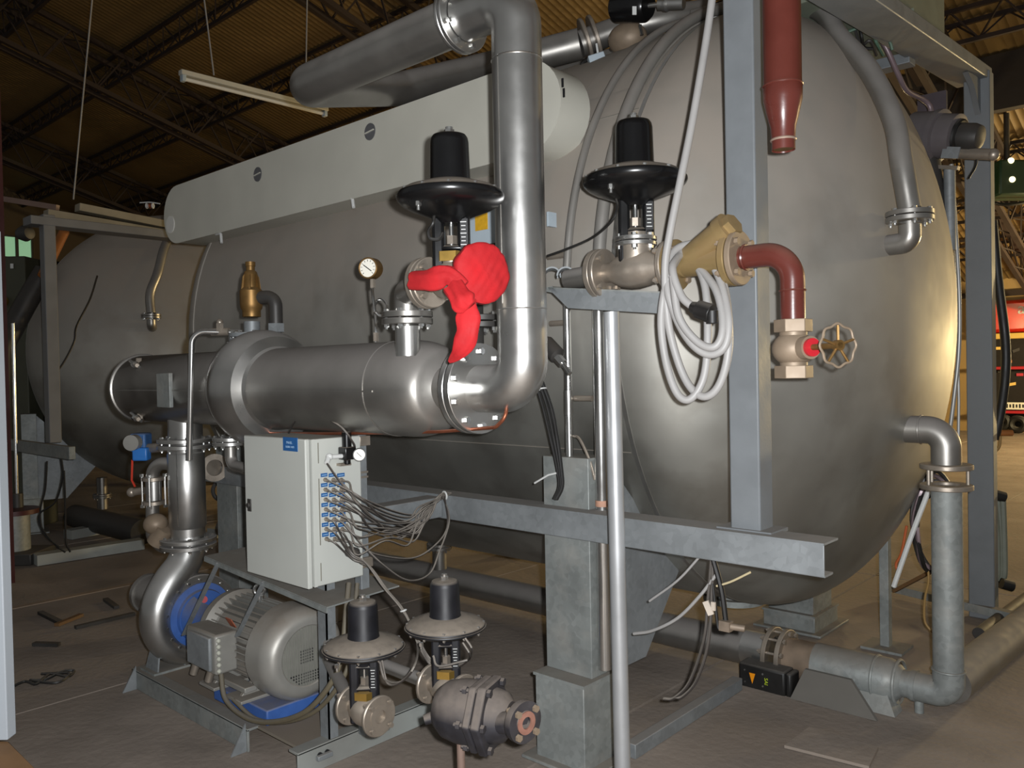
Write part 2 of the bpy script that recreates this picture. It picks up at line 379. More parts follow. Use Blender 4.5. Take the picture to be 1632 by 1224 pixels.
for y in (wy0, ym, wy1): b.ab((RX0 - 0.12, y - 0.04, wz0), (RX0 - 0.02, y + 0.04, wz1))
for z in (wz0, wz1): b.ab((RX0 - 0.12, wy0, z - 0.04), (RX0 - 0.02, wy1, z + 0.04))
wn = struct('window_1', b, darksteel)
for a, c in ((wy0, ym), (ym, wy1)): part('pane', MB().ab((RX0 - 0.09, a + 0.04, wz0 + 0.04), (RX0 - 0.07, c - 0.04, wz1 - 0.04)), glass, wn)

# ------------------------------------------------------------------ the two tanks
R, TY, TZ = 1.5, 4.19, 1.87
def tank(x0, x1, name_label, hd=0.75):
    t = thing('pressure_tank', name_label, 'tank', (x0, TY, 0))
    part('shell', MB().lathe([(R, 0), (R, x0 - x1), (R - 0.1, x0 - x1), (R - 0.1, 0)], (x1, TY, TZ), (1, 0, 0), 96), clad, t)
    n = 26
    part('dished_head', MB().lathe([(R + 0.004, -0.03)] + [((R + 0.004) * cos(pi / 2 * i / n), hd * sin(pi / 2 * i / n)) for i in range(n + 1)], (x0, TY, TZ), (1, 0, 0), 96), clad, t)
    part('dished_head', MB().lathe([((R - 0.002) * cos(pi / 2 * i / n), 0.6 * sin(pi / 2 * i / n)) for i in range(n + 1)], (x1, TY, TZ), (-1, 0, 0), 64), clad, t)
    for x in (x0 - 0.012, x1 + 0.01):
        part('lap_seam', MB().lathe([(R, -0.012), (R + 0.006, -0.01), (R + 0.006, 0.01), (R, 0.012)], (x, TY, TZ), (1, 0, 0), 96), steel if x == x0 - 0.012 else clad, t)
    for a in (147, 205):
        y, z = TY + (R + 0.001) * cos(radians(a)), TZ + (R + 0.001) * sin(radians(a))
        part('lap_seam', MB().bar((x0 - 0.03, y, z), (x1 + 0.02, y, z), 0.03, 0.004, (0, cos(radians(a)), sin(radians(a)))), clad, t)
    return t
X0, X1, DX = -1.90, -5.40, -6.28
tk = tank(X0, X1, 'big dull grey clad pressure tank with domed head filling the right half')
tk2 = tank(X0 + DX, X1 + DX, 'dark second clad tank seen end on behind the near tank, at left')
def leg_col(t, xa, xb, ya, yb, zm, zt, m, name='support_leg'):
    """box section leg: wide lower box, narrower upper plate column and side gusset"""
    b = MB().ab((xa, ya, 0), (xb, yb, zm)); b.ab((xa - 0.05, ya - 0.04, 0), (xb + 0.05, yb + 0.05, 0.015))
    l = part(name, b, m, t, 0.004)
    part('cap_plate', MB().ab((xa - 0.006, ya - 0.006, zm), (xb + 0.006, yb + 0.006, zm + 0.012)), m, l)
    return l
sm = galv2
for dx, t in ((0, tk), (DX, tk2)):
    l = leg_col(t, -2.235 + dx, -1.985 + dx, 2.545, 2.80, 0.345, 0, sm)
    part('upper_column', MB().ab((-2.235 + dx, 2.62, 0.357), (-2.0 + dx, 2.76, 1.24)), sm, l, 0.003)
    part('saddle_gusset', MB().prism([(-2.02 + dx, 2.76, 0.34), (-2.02 + dx, 3.02, 0.34), (-2.02 + dx, 3.30, 0.66), (-2.02 + dx, 2.98, 1.0), (-2.02 + dx, 2.76, 1.22)], (0.012, 0, 0)), galv, l)
    part('reinforcing_pad', MB().lathe([(R + 0.002, 0), (R + 0.01, 0), (R + 0.01, 0.36), (R + 0.002, 0.36)], (-2.31 + dx, TY, TZ), (1, 0, 0), 14, radians(204 - 90), radians(232 - 90)), clad, l)
    l = leg_col(t, -2.30 + dx, -1.98 + dx, 4.75, 5.10, 0.10, 0, sm)
    part('upper_column', MB().ab((-2.28 + dx, 4.78, 0.11), (-2.0 + dx, 5.06, 0.64)), sm, l, 0.003)
    l = part('support_leg', MB().ab((-1.62 + dx, 4.775, 0), (-1.57 + dx, 4.83, 0.62)), sm, t, 0.003)
    part('foot_plate', MB().ab((-1.70 + dx, 4.70, 0), (-1.48 + dx, 4.90, 0.014)), sm, l)
    l = part('support_leg', MB().ab((-4.95 + dx, 2.6, 0), (-4.7 + dx, 2.8, 1.2)), sm, t, 0.003)
    l = part('support_leg', MB().ab((-4.95 + dx, 5.2, 0), (-4.7 + dx, 5.4, 0.82)), sm, t, 0.003)
def head_x(y, z, x0=X0, hd=0.75): return x0 + hd * sqrt(max(0, 1 - ((y - TY) ** 2 + (z - TZ) ** 2) / R ** 2))
def nozzle(t, dx, m, dy=0.0):                                          # pipe that drops over the head into a flanged elbow
    p = at(1450, 345, Y=3.69); p = V((p.x, p.y, p.z))
    hx, hy, hz = head_x(3.72, 2.12), 3.72, at(1412, 392, Y=3.72).z
    D = V((dx, dy, 0))
    l = part('head_nozzle', MB().tube(fil([p + D + V((0, 0, -0.035)), V((p.x, p.y, hz)) + D, V((hx - 0.05, hy, hz)) + D], 0.085), 0.044, 20), m, t)
    flange(l, p + D, (0, 0, 1), 0.094, 0.02, 0.044, m, 6, bs=0.010)
    q = [p + V((0, 0, 0.03)), at(1437, 260, Y=3.69), at(1424, 190, Y=3.77), at(1385, 112, Y=3.85), at(1340, 62, Y=3.95), at(1296, 14, Y=4.05), V((-2.1, 4.19, 3.5)), V((-3.4, 4.19, 3.5))]
    part('vent_pipe', MB().tube([v + D for v in spl(q, 8)], 0.045, 18), m, l)
nozzle(tk, 0, steel2)
nozzle(tk2, DX, steel2, 0.1)
tk2.location = V((-8.9, 4.32, 0)); tk2.rotation_euler = (0, 0, radians(-18))
# lower drain stubs under the shells
for px, py, Y, r in ((700, 870, 3.9, 0.05), (163, 790, 4.0, 0.06)):
    p = at(px, py, Y=Y); t = thing('drain_stub', 'short flanged drain stub under the %s tank' % ('near' if px > 500 else 'far left'), 'pipe', p)
    part('pipe', MB().cyl(p + V((0, 0, -0.16)), p + V((0, 0, 0.22)), r, n=20), steel2, t)
    flange(t, p + V((0, 0, 0.0)), (0, 0, 1), r * 1.75, 0.02, r * 0.9, steel2, 6, bs=0.011)

# ------------------------------------------------------------------ frames around the tanks
def portal(label, dx, zn, zf, m):
    t = thing('steel_frame', label, 'frame', (-1.32 + dx, 4.2, 0))
    a = -1.375 + dx; b_ = -1.265 + dx
    part('near_post', MB().ab((a, 2.60, 1.036), (b_, 2.70, zn + 0.06)), m, t, 0.006)
    part('far_post', MB().ab((a - 0.02, 5.70, 0.0), (b_ + 0.015, 5.80, zf)), m, t, 0.006)
    part('cross_beam', MB().bar((-1.36 + dx, 2.5, zn), (-1.36 + dx, 5.81, zf), 0.2, 0.075), m, t, 0.005)
    part('side_rail', MB().ab((-5.2 + dx, 4.80, zf - 0.14), (a - 0.06, 4.90, zf - 0.08)), m, t, 0.004)
    part('gusset', MB().prism([(-1.30 + dx, 5.70, zf - 0.04), (-1.30 + dx, 5.42, zf - 0.07), (-1.30 + dx, 5.56, zf - 0.12), (-1.30 + dx, 5.70, zf - 0.26)], (-0.03, 0, 0)), m, t)
    return t
fr = portal('grey box-section steel frame standing around the near tank head', 0, 3.12, 3.36, postm)
part('weld_pad', MB().ab((-1.42, 2.585, 1.03), (-1.22, 2.715, 1.042)), postm, fr)
fr2 = portal('dark steel frame around the far left tank head', -6.62, 2.98, 2.98, mat('far_frame_paint', (112, 112, 112), 0.1, 0.6, 0.1, 6, dust=0.6))  # far frame has its own even mid grey, dusty on top
b = thing('rail_beam', 'long galvanised rail beam running past the near tank in front of its leg', 'beam', (-3, 2.6, 1.0))
part('web_face', MB().ab((-5.0, 2.55, 0.93), (-1.03, 2.556, 1.036)), galv, b, 0.002)
part('top_flange', MB().ab((-5.0, 2.55, 1.030), (-1.03, 2.665, 1.037)), galv, b)
part('bottom_flange', MB().ab((-5.0, 2.556, 0.928), (-1.03, 2.62, 0.935)), galv, b)
part('cross_arm', MB().ab((-2.88, 1.98, 0.935), (-2.78, 2.548, 1.028)), galv, b, 0.004)
b2 = thing('rail_beam', 'dark rail beam across the legs of the far left tank', 'beam', (-9, 2.6, 1.0))
part('web_face', MB().ab((-11.3, 2.55, 0.93), (-7.3, 2.60, 1.036)), galv2, b2, 0.003)

# white obround duct along the upper side of the near tank
dY = 2.66; zb, zt = 2.515, 2.90; rr = (zt - zb) / 2; zc = (zb + zt) / 2
xl, xr = at(262, 358, Y=dY).x + rr, at(893, 165, Y=dY).x - rr
t = thing('obround_duct', 'long cream sheet-metal duct with rounded ends along the tank top', 'duct', ((xl + xr) / 2, dY, zc))
def stad(r, xa, xb, y): return [(xa - r * sin(pi * i / 16), y, zc + r * cos(pi * i / 16)) for i in range(17)] + [(xb + r * sin(pi * i / 16), y, zc - r * cos(pi * i / 16)) for i in range(17)]
part('casing', MB().prism(stad(rr, xl, xr, dY + 0.012), (0, 0.19, 0)), cream, t)
part('front_cover', MB().prism(stad(rr + 0.004, xl, xr, dY), (0, 0.012, 0)), cream, t)
hm = mat('dark_hole', (92, 92, 94), 0.2, 0.5)
for px, py in ((411, 278), (590, 210)):
    p = at(px, py, Y=dY); part('port_hole', MB().ring(p + V((0, -0.004, 0)), p + V((0, 0.002, 0)), 0.043, 0.037, 28).cyl(p + V((0, -0.003, 0)), p + V((0, 0.0, 0)), 0.037, n=28), hm, t)
    part('cross_bar', MB().bar(p + V((-0.035, -0.006, -0.004)), p + V((0.035, -0.006, 0.004)), 0.006, 0.006), cream, t)
p = at(272, 358, Y=dY); part('cover_disc', MB().cyl(p + V((0, -0.005, 0)), p + V((0, 0.0, 0)), 0.06, n=28), mat('pale_disc', (206, 204, 198), 0, 0.5), t)
p = at(898, 145, X=xr + 0.12)
for px, py in ((897, 132), (899, 148)):
    p = at(px, py, Y=dY); part('slot', MB().ab(p + V((-0.004, -0.004, -0.018)), p + V((0.004, 0.001, 0.018))), ink, t)
for px, py in ((560, 323), (352, 380)):
    p = at(px, py, Y=dY + 0.02)
    part('lifting_hook', MB().tube(fil([p + V((-0.06, 0, 0.035)), p + V((0.02, -0.01, 0.03)), p + V((0.045, -0.02, -0.035))], 0.03), 0.009, 8), white, t)

# ------------------------------------------------------------------ heat exchanger and its big pipes
EY, EZ = 2.05, 1.536
exl = at(226, 622, Y=EY).x; fx = -2.05
ex = thing('heat_exchanger', 'horizontal stainless tube heat exchanger with a collar in front of the tank', 'heat exchanger', ((exl + fx) / 2, EY, EZ))
E = lambda x: V((x, EY, EZ))
cx0, cx1 = at(402, 612, Y=EY).x, at(440, 612, Y=EY).x
part('clamped_shell', MB().lathe([(0, 0), (0.16, 0.0), (0.183, 0.03), (0.183, cx0 - exl)], E(exl), (1, 0, 0), 48), steel2, ex)
part('end_band', MB().torus(E(exl + 0.035), (1, 0, 0), 0.183, 0.012, 48, 8), steel2, ex)
L = -2.36 - cx1
part('main_shell', MB().lathe([(0.181, 0), (0.181, L)] + [(0.118 + 0.063 * cos(pi / 2 * i / 8), L + 0.15 * sin(pi / 2 * i / 8)) for i in range(1, 9)] + [(0.084, L + 0.17), (0.084, -2.07 - cx1)], E(cx1), (1, 0, 0), 56), steel2, ex)
W = cx1 - cx0
part('expansion_collar', MB().lathe([(0.18, -0.03), (0.19, -0.015)] + [(0.235 + 0.035 * sin(pi * i / 10), 0.0 + (W + 0.02) * i / 10) for i in range(11)] + [(0.19, W + 0.03), (0.18, W + 0.05)], E(cx0), (1, 0, 0), 56), steel, ex)
part('weld_seam', MB().bar(V((exl + 0.1, EY - 0.1845, EZ - 0.005)), V((cx0, EY - 0.1845, EZ - 0.005)), 0.003, 0.006), steel2, ex)
part('weld_seam', MB().bar(V((cx1 + 0.05, EY - 0.182, EZ - 0.005)), V((-2.4, EY - 0.182, EZ - 0.005)), 0.003, 0.006), steel2, ex)
part('weld_ring', MB().torus(E(-2.46), (1, 0, 0), 0.181, 0.003, 48, 6), steel2, ex)
p = at(262, 622, Y=EY - 0.19)
part('name_plate_bracket', MB().ab(p + V((-0.07, -0.008, -0.085)), p + V((0.07, 0.012, 0.085))), galv2, ex, 0.003)
for px, py in ((222, 580), (224, 664)):                        # wing clamps
    p = at(px, py, Y=EY - 0.1)
    c = part('clamp', MB().box(p, (0.075, 0.03, 0.045), (0.8, -0.4, 0.3)).cyl(p + V((0.03, -0.03, 0)), p + V((0.09, -0.05, -0.01)), 0.014, n=10), nickel, ex, 0.004)
    part('clamp_bolt', MB().tube([p + V((-0.05, -0.03, 0.02)), p + V((0.1, -0.04, -0.02))], 0.008, 8).hexn(p + V((0.055, -0.055, 0)), p + V((0.075, -0.055, -0.006)), 0.017), chrome, c)
nzx = at(650, 545, Y=1.95).x                                   # top nozzle, flange pair, elbow to the first control valve
part('top_nozzle', MB().cyl((nzx, 1.95, EZ + 0.12), (nzx, 1.95, at(650, 520, Y=1.95).z), 0.045, n=24), steel, ex)
FZ = at(650, 507, Y=1.95).z
flange(ex, (nzx, 1.95, FZ), (0, 0, 1), 0.092, 0.021, 0.04, steel2, 6, bs=0.010)
flange(ex, (fx, EY, EZ), (1, 0, 0), 0.158, 0.024, 0.083, steel, 10, bs=0.012, gap=0.006)
# stub with flange under the right end behind the cabinet, flange at (365,705)
p = at(367, 690, Y=2.05)
part('bottom_nozzle', MB().cyl((p.x, 2.05, EZ - 0.17), (p.x, 2.05, p.z), 0.027, n=18), steel, ex)
flange(ex, (p.x, 2.05, at(367, 703, Y=2.05).z), (0, 0, 1), 0.085, 0.018, 0.026, steel, 6, bs=0.010)
p0 = V((p.x, 2.05, at(367, 712, Y=2.05).z))
part('drain_elbow', MB().tube(fil([p0, p0 + V((0, 0, -0.09)), p0 + V((0.16, 0, -0.1))], 0.07), 0.028, 16), steel2, ex)
# big vertical pipe, returning over the top as a horizontal pipe and climbing over the tank
VX = -1.828; TOP = at(735, 30, Y=EY)
t = thing('riser_pipe', 'big shiny stainless riser pipe bending up from the exchanger flange', 'pipe', (VX, EY, EZ))
part('elbow', MB().tube(fil([E(fx + 0.02), E(VX), V((VX, EY, EZ + 0.26))], 0.212, 16), 0.083, 40), steel, t)
part('weld_ring', MB().torus((VX, EY, EZ + 0.262), (0, 0, 1), 0.083, 0.0025, 40, 6), steel, t)
part('straight_pipe', MB().cyl((VX, EY, EZ + 0.26), (VX, EY, TOP.z - 0.215), 0.083, n=48), steel, t)
part('seam', MB().bar((VX - 0.01, EY - 0.083, EZ + 0.28), (VX - 0.01, EY - 0.083, TOP.z - 0.22), 0.002, 0.003), steel2, t)
part('weld_ring', MB().torus((VX, EY, TOP.z - 0.215), (0, 0, 1), 0.083, 0.003, 40, 6), chrome, t)
part('elbow', MB().tube(fil([V((VX, EY, TOP.z - 0.215)), V((VX, EY, TOP.z)), V((TOP.x + 0.02, EY, TOP.z))], 0.212, 16), 0.083, 40), steel, t)
flange(t, (TOP.x, EY, TOP.z), (1, 0, 0), 0.118, 0.014, 0.082, steel, 8, bs=0.010)
p = at(852, 295, Y=EY - 0.05)
part('tape_patch', MB().lathe([(0.0835, -0.03), (0.0845, -0.03), (0.0845, 0.03), (0.0835, 0.03)], (VX, EY, p.z), (0, 0, 1), 5, radians(-158), radians(-141)), tape, t)
t = thing('overhead_pipe', 'dusty overhead pipe running left from the riser and turning back over the duct', 'pipe', (TOP.x - 0.6, EY, TOP.z))
e1 = V((at(468, 130, Y=EY).x + 0.06, EY, TOP.z - 0.0)); e2 = at(640, 142, Y=2.75); e3 = at(800, 103, Y=3.4); e4 = at(925, 70, Y=3.62)
part('pipe', MB().tube(fil([V((TOP.x - 0.02, EY, TOP.z)), e1 - V((0.0, 0, 0)), e2, e3, e4], [0.12, 0.2, 0.4], 12), 0.083, 36), steel2, t)

# ------------------------------------------------------------------ pump skid, pump and motor
t = thing('pump_skid', 'low galvanised steel skid frame under the pump motor on the floor', 'skid', (-3.6, 2.1, 0))
part('deck_plate', MB().ab((-4.33, 1.84, 0.085), (-2.84, 2.6, 0.097)), mat('dusty_skid_plate', (118, 110, 98), 0.1, 0.75, 0.1, 4, dust=0.7, dcol=(116, 104, 92)), t)
part('front_channel', MB().ab((-4.34, 1.79, 0.0), (-3.20, 1.80, 0.095)).ab((-4.34, 1.79, 0.087), (-3.20, 1.85, 0.098)), galv2, t, 0.002)
part('left_channel', MB().ab((-4.345, 1.8, 0), (-4.335, 2.6, 0.095)), galv2, t)
part('end_channel', MB().ab((-2.845, 1.80, 0.0), (-2.835, 2.6, 0.098)).ab((-2.90, 1.80, 0.09), (-2.835, 2.6, 0.101)), mat('pale_galvanised', (156, 160, 156), 0.2, 0.6, 0.12, 8, dust=0.4, stain=0.3), t, 0.002)
for x in (-4.30, -3.22): part('gusset_foot', MB().prism([(x, 1.79, 0.0), (x, 1.72, 0.0), (x, 1.79, 0.12)], (0.008, 0, 0)), galv, t)
b = MB()
for y in (1.90, 1.935): b.cyl((-2.84, y, 0.06), (-2.828, y, 0.06), 0.012, n=10)
part('bolt_hole', b, ink, t)
part('clip', MB().box((-2.822, 1.915, 0.055), (0.02, 0.07, 0.02)), galv, t, 0.003)
blk = thing('base_block', 'blue painted motor base block half under the dusty motor feet', 'block', (-3.45, 1.98, 0.1))
part('block', MB().ab((-3.62, 1.86, 0.098), (-3.16, 2.26, 0.165)), bluep, blk, 0.006)
MY, MZ = 2.05, 0.36
mo = thing('electric_motor', 'dusty grey finned electric motor with round fan cover on the skid', 'motor', (-3.5, MY, 0.16))
Mx = lambda x, dy=0, dz=0: V((x, MY + dy, MZ + dz))
part('stator_body', MB().lathe([(0, 0), (0.15, 0), (0.15, 0.46), (0, 0.46)], Mx(-3.75), (1, 0, 0), 40), motorm, mo)
b = MB()
for i in range(36):
    a = 2 * pi * i / 36
    if -0.3 < sin(a) or True:
        u = V((0, cos(a), sin(a))); b.bar(Mx(-3.69) + u * 0.163, Mx(-3.28) + u * 0.163, 0.006, 0.034, u)
part('cooling_fins', b, motorm, mo, kind='stuff')
part('drive_end_shield', MB().lathe([(0, -0.03), (0.13, -0.03), (0.19, 0.02), (0.195, 0.07), (0.16, 0.10), (0.15, 0.10)], Mx(-3.78), (1, 0, 0), 40), motorm, mo)
prof = [(0.196, 0.0), (0.207, 0.0), (0.207, 0.10)] + [(0.15 + 0.057 * cos(pi / 2 * i / 8), 0.10 + 0.075 * sin(pi / 2 * i / 8)) for i in range(1, 9)] + [(0.135, 0.176), (0.13, 0.172)]
fc = part('fan_cover', MB().lathe(prof, Mx(-3.30), (1, 0, 0), 48), mat('fan_cover_paint', (172, 170, 164), 0.55, 0.36, 0.06, 8, dust=0.9, d0=0.1, d1=0.75, dcol=(122, 113, 102)), mo)
part('grille', MB().cyl(Mx(-3.30 - 0.06 + 0.226), Mx(-3.30 - 0.06 + 0.231), 0.134, n=40), mat('grille_grey', (128, 128, 120), 0.2, 0.5, 0.1, 20), fc)
b = MB()
for i in range(-10, 11):
    for j in range(-10, 11):
        if i * i + j * j < 98 and (j < -5 or (abs(i + 0.5) < 3 and abs(j) < 3)):
            q = Mx(-3.30 - 0.06 + 0.232, i * 0.0125, j * 0.0125); b.box(q, (0.002, 0.0065, 0.0065))
part('grille_holes', b, ink, fc, kind='stuff')
b = MB()
for i in range(-9, 10):
    h = sqrt(max(0, 0.128 ** 2 - (i * 0.0135) ** 2)); b.ab(Mx(-3.30 - 0.06 + 0.231, i * 0.0135 - 0.0012, -h), Mx(-3.30 - 0.06 + 0.2335, i * 0.0135 + 0.0012, h))
part('grille_wires', b, motorm, fc, kind='stuff')
tb = part('terminal_box', MB().ab((-3.71, MY - 0.27, 0.27), (-3.44, MY - 0.16, 0.45)), motorm, mo, 0.012)
part('box_lid', MB().ab((-3.68, MY - 0.285, 0.285), (-3.47, MY - 0.268, 0.435)), galv, tb, 0.006)
b = MB()
for i in range(6): b.sph((-3.425, MY - 0.262, 0.295 + i * 0.027), 0.011, n=8, m=6)
part('terminal_row', b, mat('pale_putty', (172, 172, 160), 0, 0.6), tb)
for x in (-3.66, -3.52): part('cable_gland', MB().cyl((x, MY - 0.25, 0.27), (x - 0.01, MY - 0.26, 0.225), 0.018, n=12), nickel, tb)
for x in (-3.62, -3.38): part('foot', MB().prism([(x, MY - 0.21, 0.165), (x, MY + 0.2, 0.165), (x, MY + 0.12, 0.25), (x, MY - 0.12, 0.25)], (0.022, 0, 0)).ab((x - 0.06, MY - 0.23, 0.165), (x + 0.08, MY + 0.2, 0.18)), motorm, mo, 0.003)
part('side_rib', MB().ab((-3.66, MY - 0.20, 0.20), (-3.32, MY - 0.14, 0.225)), motorm, mo, 0.004)
part('lifting_eye', MB().cyl(Mx(-3.52, 0, 0.17), Mx(-3.52, 0, 0.20), 0.02, n=14).torus(Mx(-3.52, 0, 0.225), (0.7, -0.7, 0), 0.024, 0.008, 20, 8), chrome, mo)
p = at(368, 992, Y=MY - 0.15); part('warning_sticker', MB().box(p, (0.05, 0.004, 0.05), (1, 0, 0), (0, -0.5, 0.86)), mat('rusty_sticker', (150, 84, 60), 0, 0.7, 0.2, 40), mo)
pu = thing('centrifugal_pump', 'stainless volute pump with blue bolted cover beside the motor', 'pump', (-4.18, MY, 0.1))
PX = -4.16
path = [(0.15, -0.13, .03), (0.06, -0.185, .045), (-0.06, -0.175, .06), (-0.155, -0.115, .072), (-0.20, -0.01, .08), (-0.185, 0.10, .085), (-0.12, 0.20, .087), (-0.045, 0.275, .087), (-0.005, 0.35, .087), (0, 0.40, .087)]
sp = spl([(p[0], p[1], p[2]) for p in path], 6)
FLX = -4.222
n = len(sp); part('volute', MB().tube([V((PX + (FLX - PX) * (i / n) ** 2, MY + q.x, MZ + q.y - 0.02)) for i, q in enumerate(sp)], [q.z for q in sp], 28), steel, pu)
part('casing', MB().lathe([(0, -0.10), (0.17, -0.08), (0.205, 0.0), (0.205, 0.045), (0.2, 0.05), (0, 0.05)], (PX, MY, MZ), (1, 0, 0), 48), steel2, pu)
cv = part('blue_cover', MB().lathe([(0, 0.0), (0.165, 0.0), (0.165, 0.014), (0.135, 0.02), (0.13, 0.04), (0.0, 0.045)], (PX + 0.05, MY, MZ), (1, 0, 0), 48), bluep, pu)
bolts(cv, (PX + 0.055, MY, MZ), (1, 0, 0), 0.182, 18, 0.008, 0.01)
part('lantern', MB().lathe([(0.125, 0.0), (0.10, 0.06), (0.095, 0.18), (0.14, 0.25), (0.14, 0.28)], (PX + 0.085, MY, MZ), (1, 0, 0), 32, radians(115), radians(395)), bluep, pu)
part('shaft', MB().cyl((PX + 0.05, MY, MZ), (-3.79, MY, MZ), 0.035), steel2, pu)
p = at(318, 912 + 48, Y=MY - 0.06); part('red_plug', MB().cyl((PX + 0.085, MY - 0.0, MZ + 0.085), (PX + 0.115, MY - 0.01, MZ + 0.09), 0.018, n=10), redpl, pu)
part('suction_pipe', MB().lathe([(0.095, 0), (0.10, 0.02), (0.10, 0.45), (0.11, 0.45), (0.11, 0.48), (0, 0.48)], (PX - 0.08, MY, MZ + 0.01), (-1, 0, 0), 32), steel2, pu)
for y in (-0.07, -0.21): part('pump_foot', MB().prism([(PX - 0.12, MY + y - 0.01, 0.097), (PX + 0.02, MY + y - 0.01, 0.097), (PX - 0.0, MY + y + 0.01, 0.2), (PX - 0.1, MY + y + 0.01, 0.2)], (0, 0.008, 0)), galv, pu)
part('foot_pad', MB().ab((PX - 0.13, MY - 0.24, 0.097), (PX + 0.03, MY - 0.03, 0.108)), galv2, pu)
UZ, LZ = 1.246, 0.722
ris = thing('pump_riser', 'vertical stainless riser pipe between the pump and the exchanger', 'pipe', (FLX, MY, LZ))
part('pipe', MB().cyl((FLX, MY, LZ), (FLX, MY, EZ - 0.12), 0.087, n=36), steel, ris)
part('wide_sleeve', MB().lathe([(0.088, 0), (0.094, 0.01), (0.094, 0.39), (0.088, 0.40)], (FLX, MY, LZ + 0.08), (0, 0, 1), 36), steel, ris)
part('seam', MB().bar((FLX + 0.055, MY - 0.077, LZ + 0.10), (FLX + 0.055, MY - 0.077, LZ + 0.48), 0.004, 0.004), chrome, ris)
for z in (UZ, LZ): flange(ris, (FLX, MY, z), (0, 0, 1), 0.142, 0.02, 0.086, steel, 8, bs=0.011, gap=0.012)
# sloping guard plate with two struts
t = thing('guard_plate', 'sloping dusty cover plate over the motor, propped below the cabinet', 'plate', (-3.2, 2.0, 0.73))
a, c = at(326, 888, Y=1.85), at(521, 970, Y=1.85)
part('plate', MB().prism([a, c, c + V((0, 0.36, 0.01)), a + V((0, 0.36, 0.01))], (0, 0, 0.006)), galv2, t)
part('lip', MB().bar(a + V((0, 0, -0.008)), c + V((0, 0, -0.008)), 0.006, 0.02), galv2, t)
for q, r_ in (((348, 897), (293, 1012)), ((421, 927), (378, 1014))): part('strut', MB().bar(at(*q, Y=1.85), at(*r_, Y=1.84), 0.022, 0.006), galv, t)

# bypass loop with sight valve left of the riser, blue actuator
t = thing('bypass_loop', 'small stainless bypass pipe loop with bolted sight valve left of the pump riser', 'pipe', (-4.4, 1.95, 0.9))
b0, b1, b2_, b3 = V((FLX - 0.05, MY - 0.02, at(270, 737, Y=MY).z)), at(243, 737, Y=1.95), at(243, 855, Y=1.95), V((FLX - 0.02, MY - 0.02, at(262, 850, Y=MY).z))
part('pipe', MB().tube(fil([b0, b1, b2_ + V((0, 0, 0)), b2_ + V((0.06, 0.03, -0.06)), b3], [0.09, 0.05, 0.05]), 0.034, 18), steel2, t)
c = at(245, 782, Y=1.95)
sv = part('sight_valve', MB().cyl(c - V((0, 0, 0.05)), c + V((0, 0, 0.05)), 0.04, n=20), steel, t)
for s_ in (-1, 1): part('end_ring', MB().cyl(c + V((0, 0, s_ * 0.055)), c + V((0, 0, s_ * 0.072)), 0.058, n=24), nickel, sv)
for k in range(4):
    q = c + V((cos(k * pi / 2 + .8) * 0.06, sin(k * pi / 2 + .8) * 0.06, 0)); part('tie_rod', MB().cyl(q - V((0, 0, 0.085)), q + V((0, 0, 0.085)), 0.006, n=8).hexn(q + V((0, 0, .075)), q + V((0, 0, .09)), 0.012).hexn(q - V((0, 0, .09)), q - V((0, 0, .075)), 0.012), chrome, sv)
part('side_knob', MB().cyl(c + V((-0.05, -0.03, 0)), c + V((-0.11, -0.07, -0.01)), 0.02, n=12).sph(c + V((-0.11, -0.07, -0.01)), 0.026, n=12, m=8), nickel, sv)
c = at(248, 835, Y=1.93); part('lower_joint', MB().sph(c, 0.062, (1, 1, 0.9)).cyl(c + V((0, 0, -0.1)), c + V((0.05, 0.03, -0.02)), 0.05), castm, t)
c = at(225, 709, Y=1.95)
t = thing('valve_actuator', 'small blue valve actuator left of the upper riser flange', 'actuator', c)
part('housing', MB().box(c + V((0, 0, 0.015)), (0.085, 0.09, 0.10), (0.74, 0.67, 0)), mat('dusty_blue', (54, 92, 140), 0, 0.5, 0.1, 14, dust=0.4), t, 0.01)
part('cover_block', MB().box(c + V((0.05, -0.02, -0.045)), (0.08, 0.06, 0.07), (0.74, 0.67, 0)), blueb, t, 0.008)
part('end_cap', MB().cyl(c + V((0.04, -0.05, 0.02)), c + V((0.07, -0.085, 0.02)), 0.042, n=24), motorm, t)
part('stem_pipe', MB().cyl(c + V((0.03, 0.02, -0.02)), c + V((0.28, 0.09, 0.0)), 0.026), nickel, t)
part('red_wire', MB().tube([at(211, 733, Y=1.95), at(210, 765, Y=1.95), at(215, 775, Y=1.95)], 0.006, 6), orangel if False else mat('red_wire', (200, 60, 40), 0, 0.5), t)
# thin bright tube standing in front of the exchanger and its fitting
t = thing('vent_tube', 'thin bright steel tube rising past the exchanger and bending right', 'pipe', at(303, 730, Y=1.84))
part('tube', MB().tube(fil([at(302, 733, Y=1.84), at(306, 528, Y=1.84), at(385, 530, Y=2.02)], 0.06, 10), 0.0135, 14), chrome, t)
c = at(349, 529, Y=1.94)
part('tee_fitting', MB().cyl(c - V((0.03, 0.02, 0)), c + V((0.04, 0.03, 0)), 0.019, n=10).hexn(c + V((0.01, 0, 0)), c + V((0.01, 0, 0.04)), 0.018).sph(c + V((0.01, 0, 0.045)), 0.016, n=10, m=8), nickel, t)
c = at(368, 545, Y=2.0)
part('drop_leg', MB().cyl(c + V((0, 0, 0.04)), c + V((0, 0, -0.08)), 0.01, n=10).hexn(c + V((0, 0, -0.03)), c + V((0, 0, 0.0)), 0.02).hexn(c + V((0, 0, -0.055)), c + V((0, 0, -0.035)), 0.015), chrome, t)

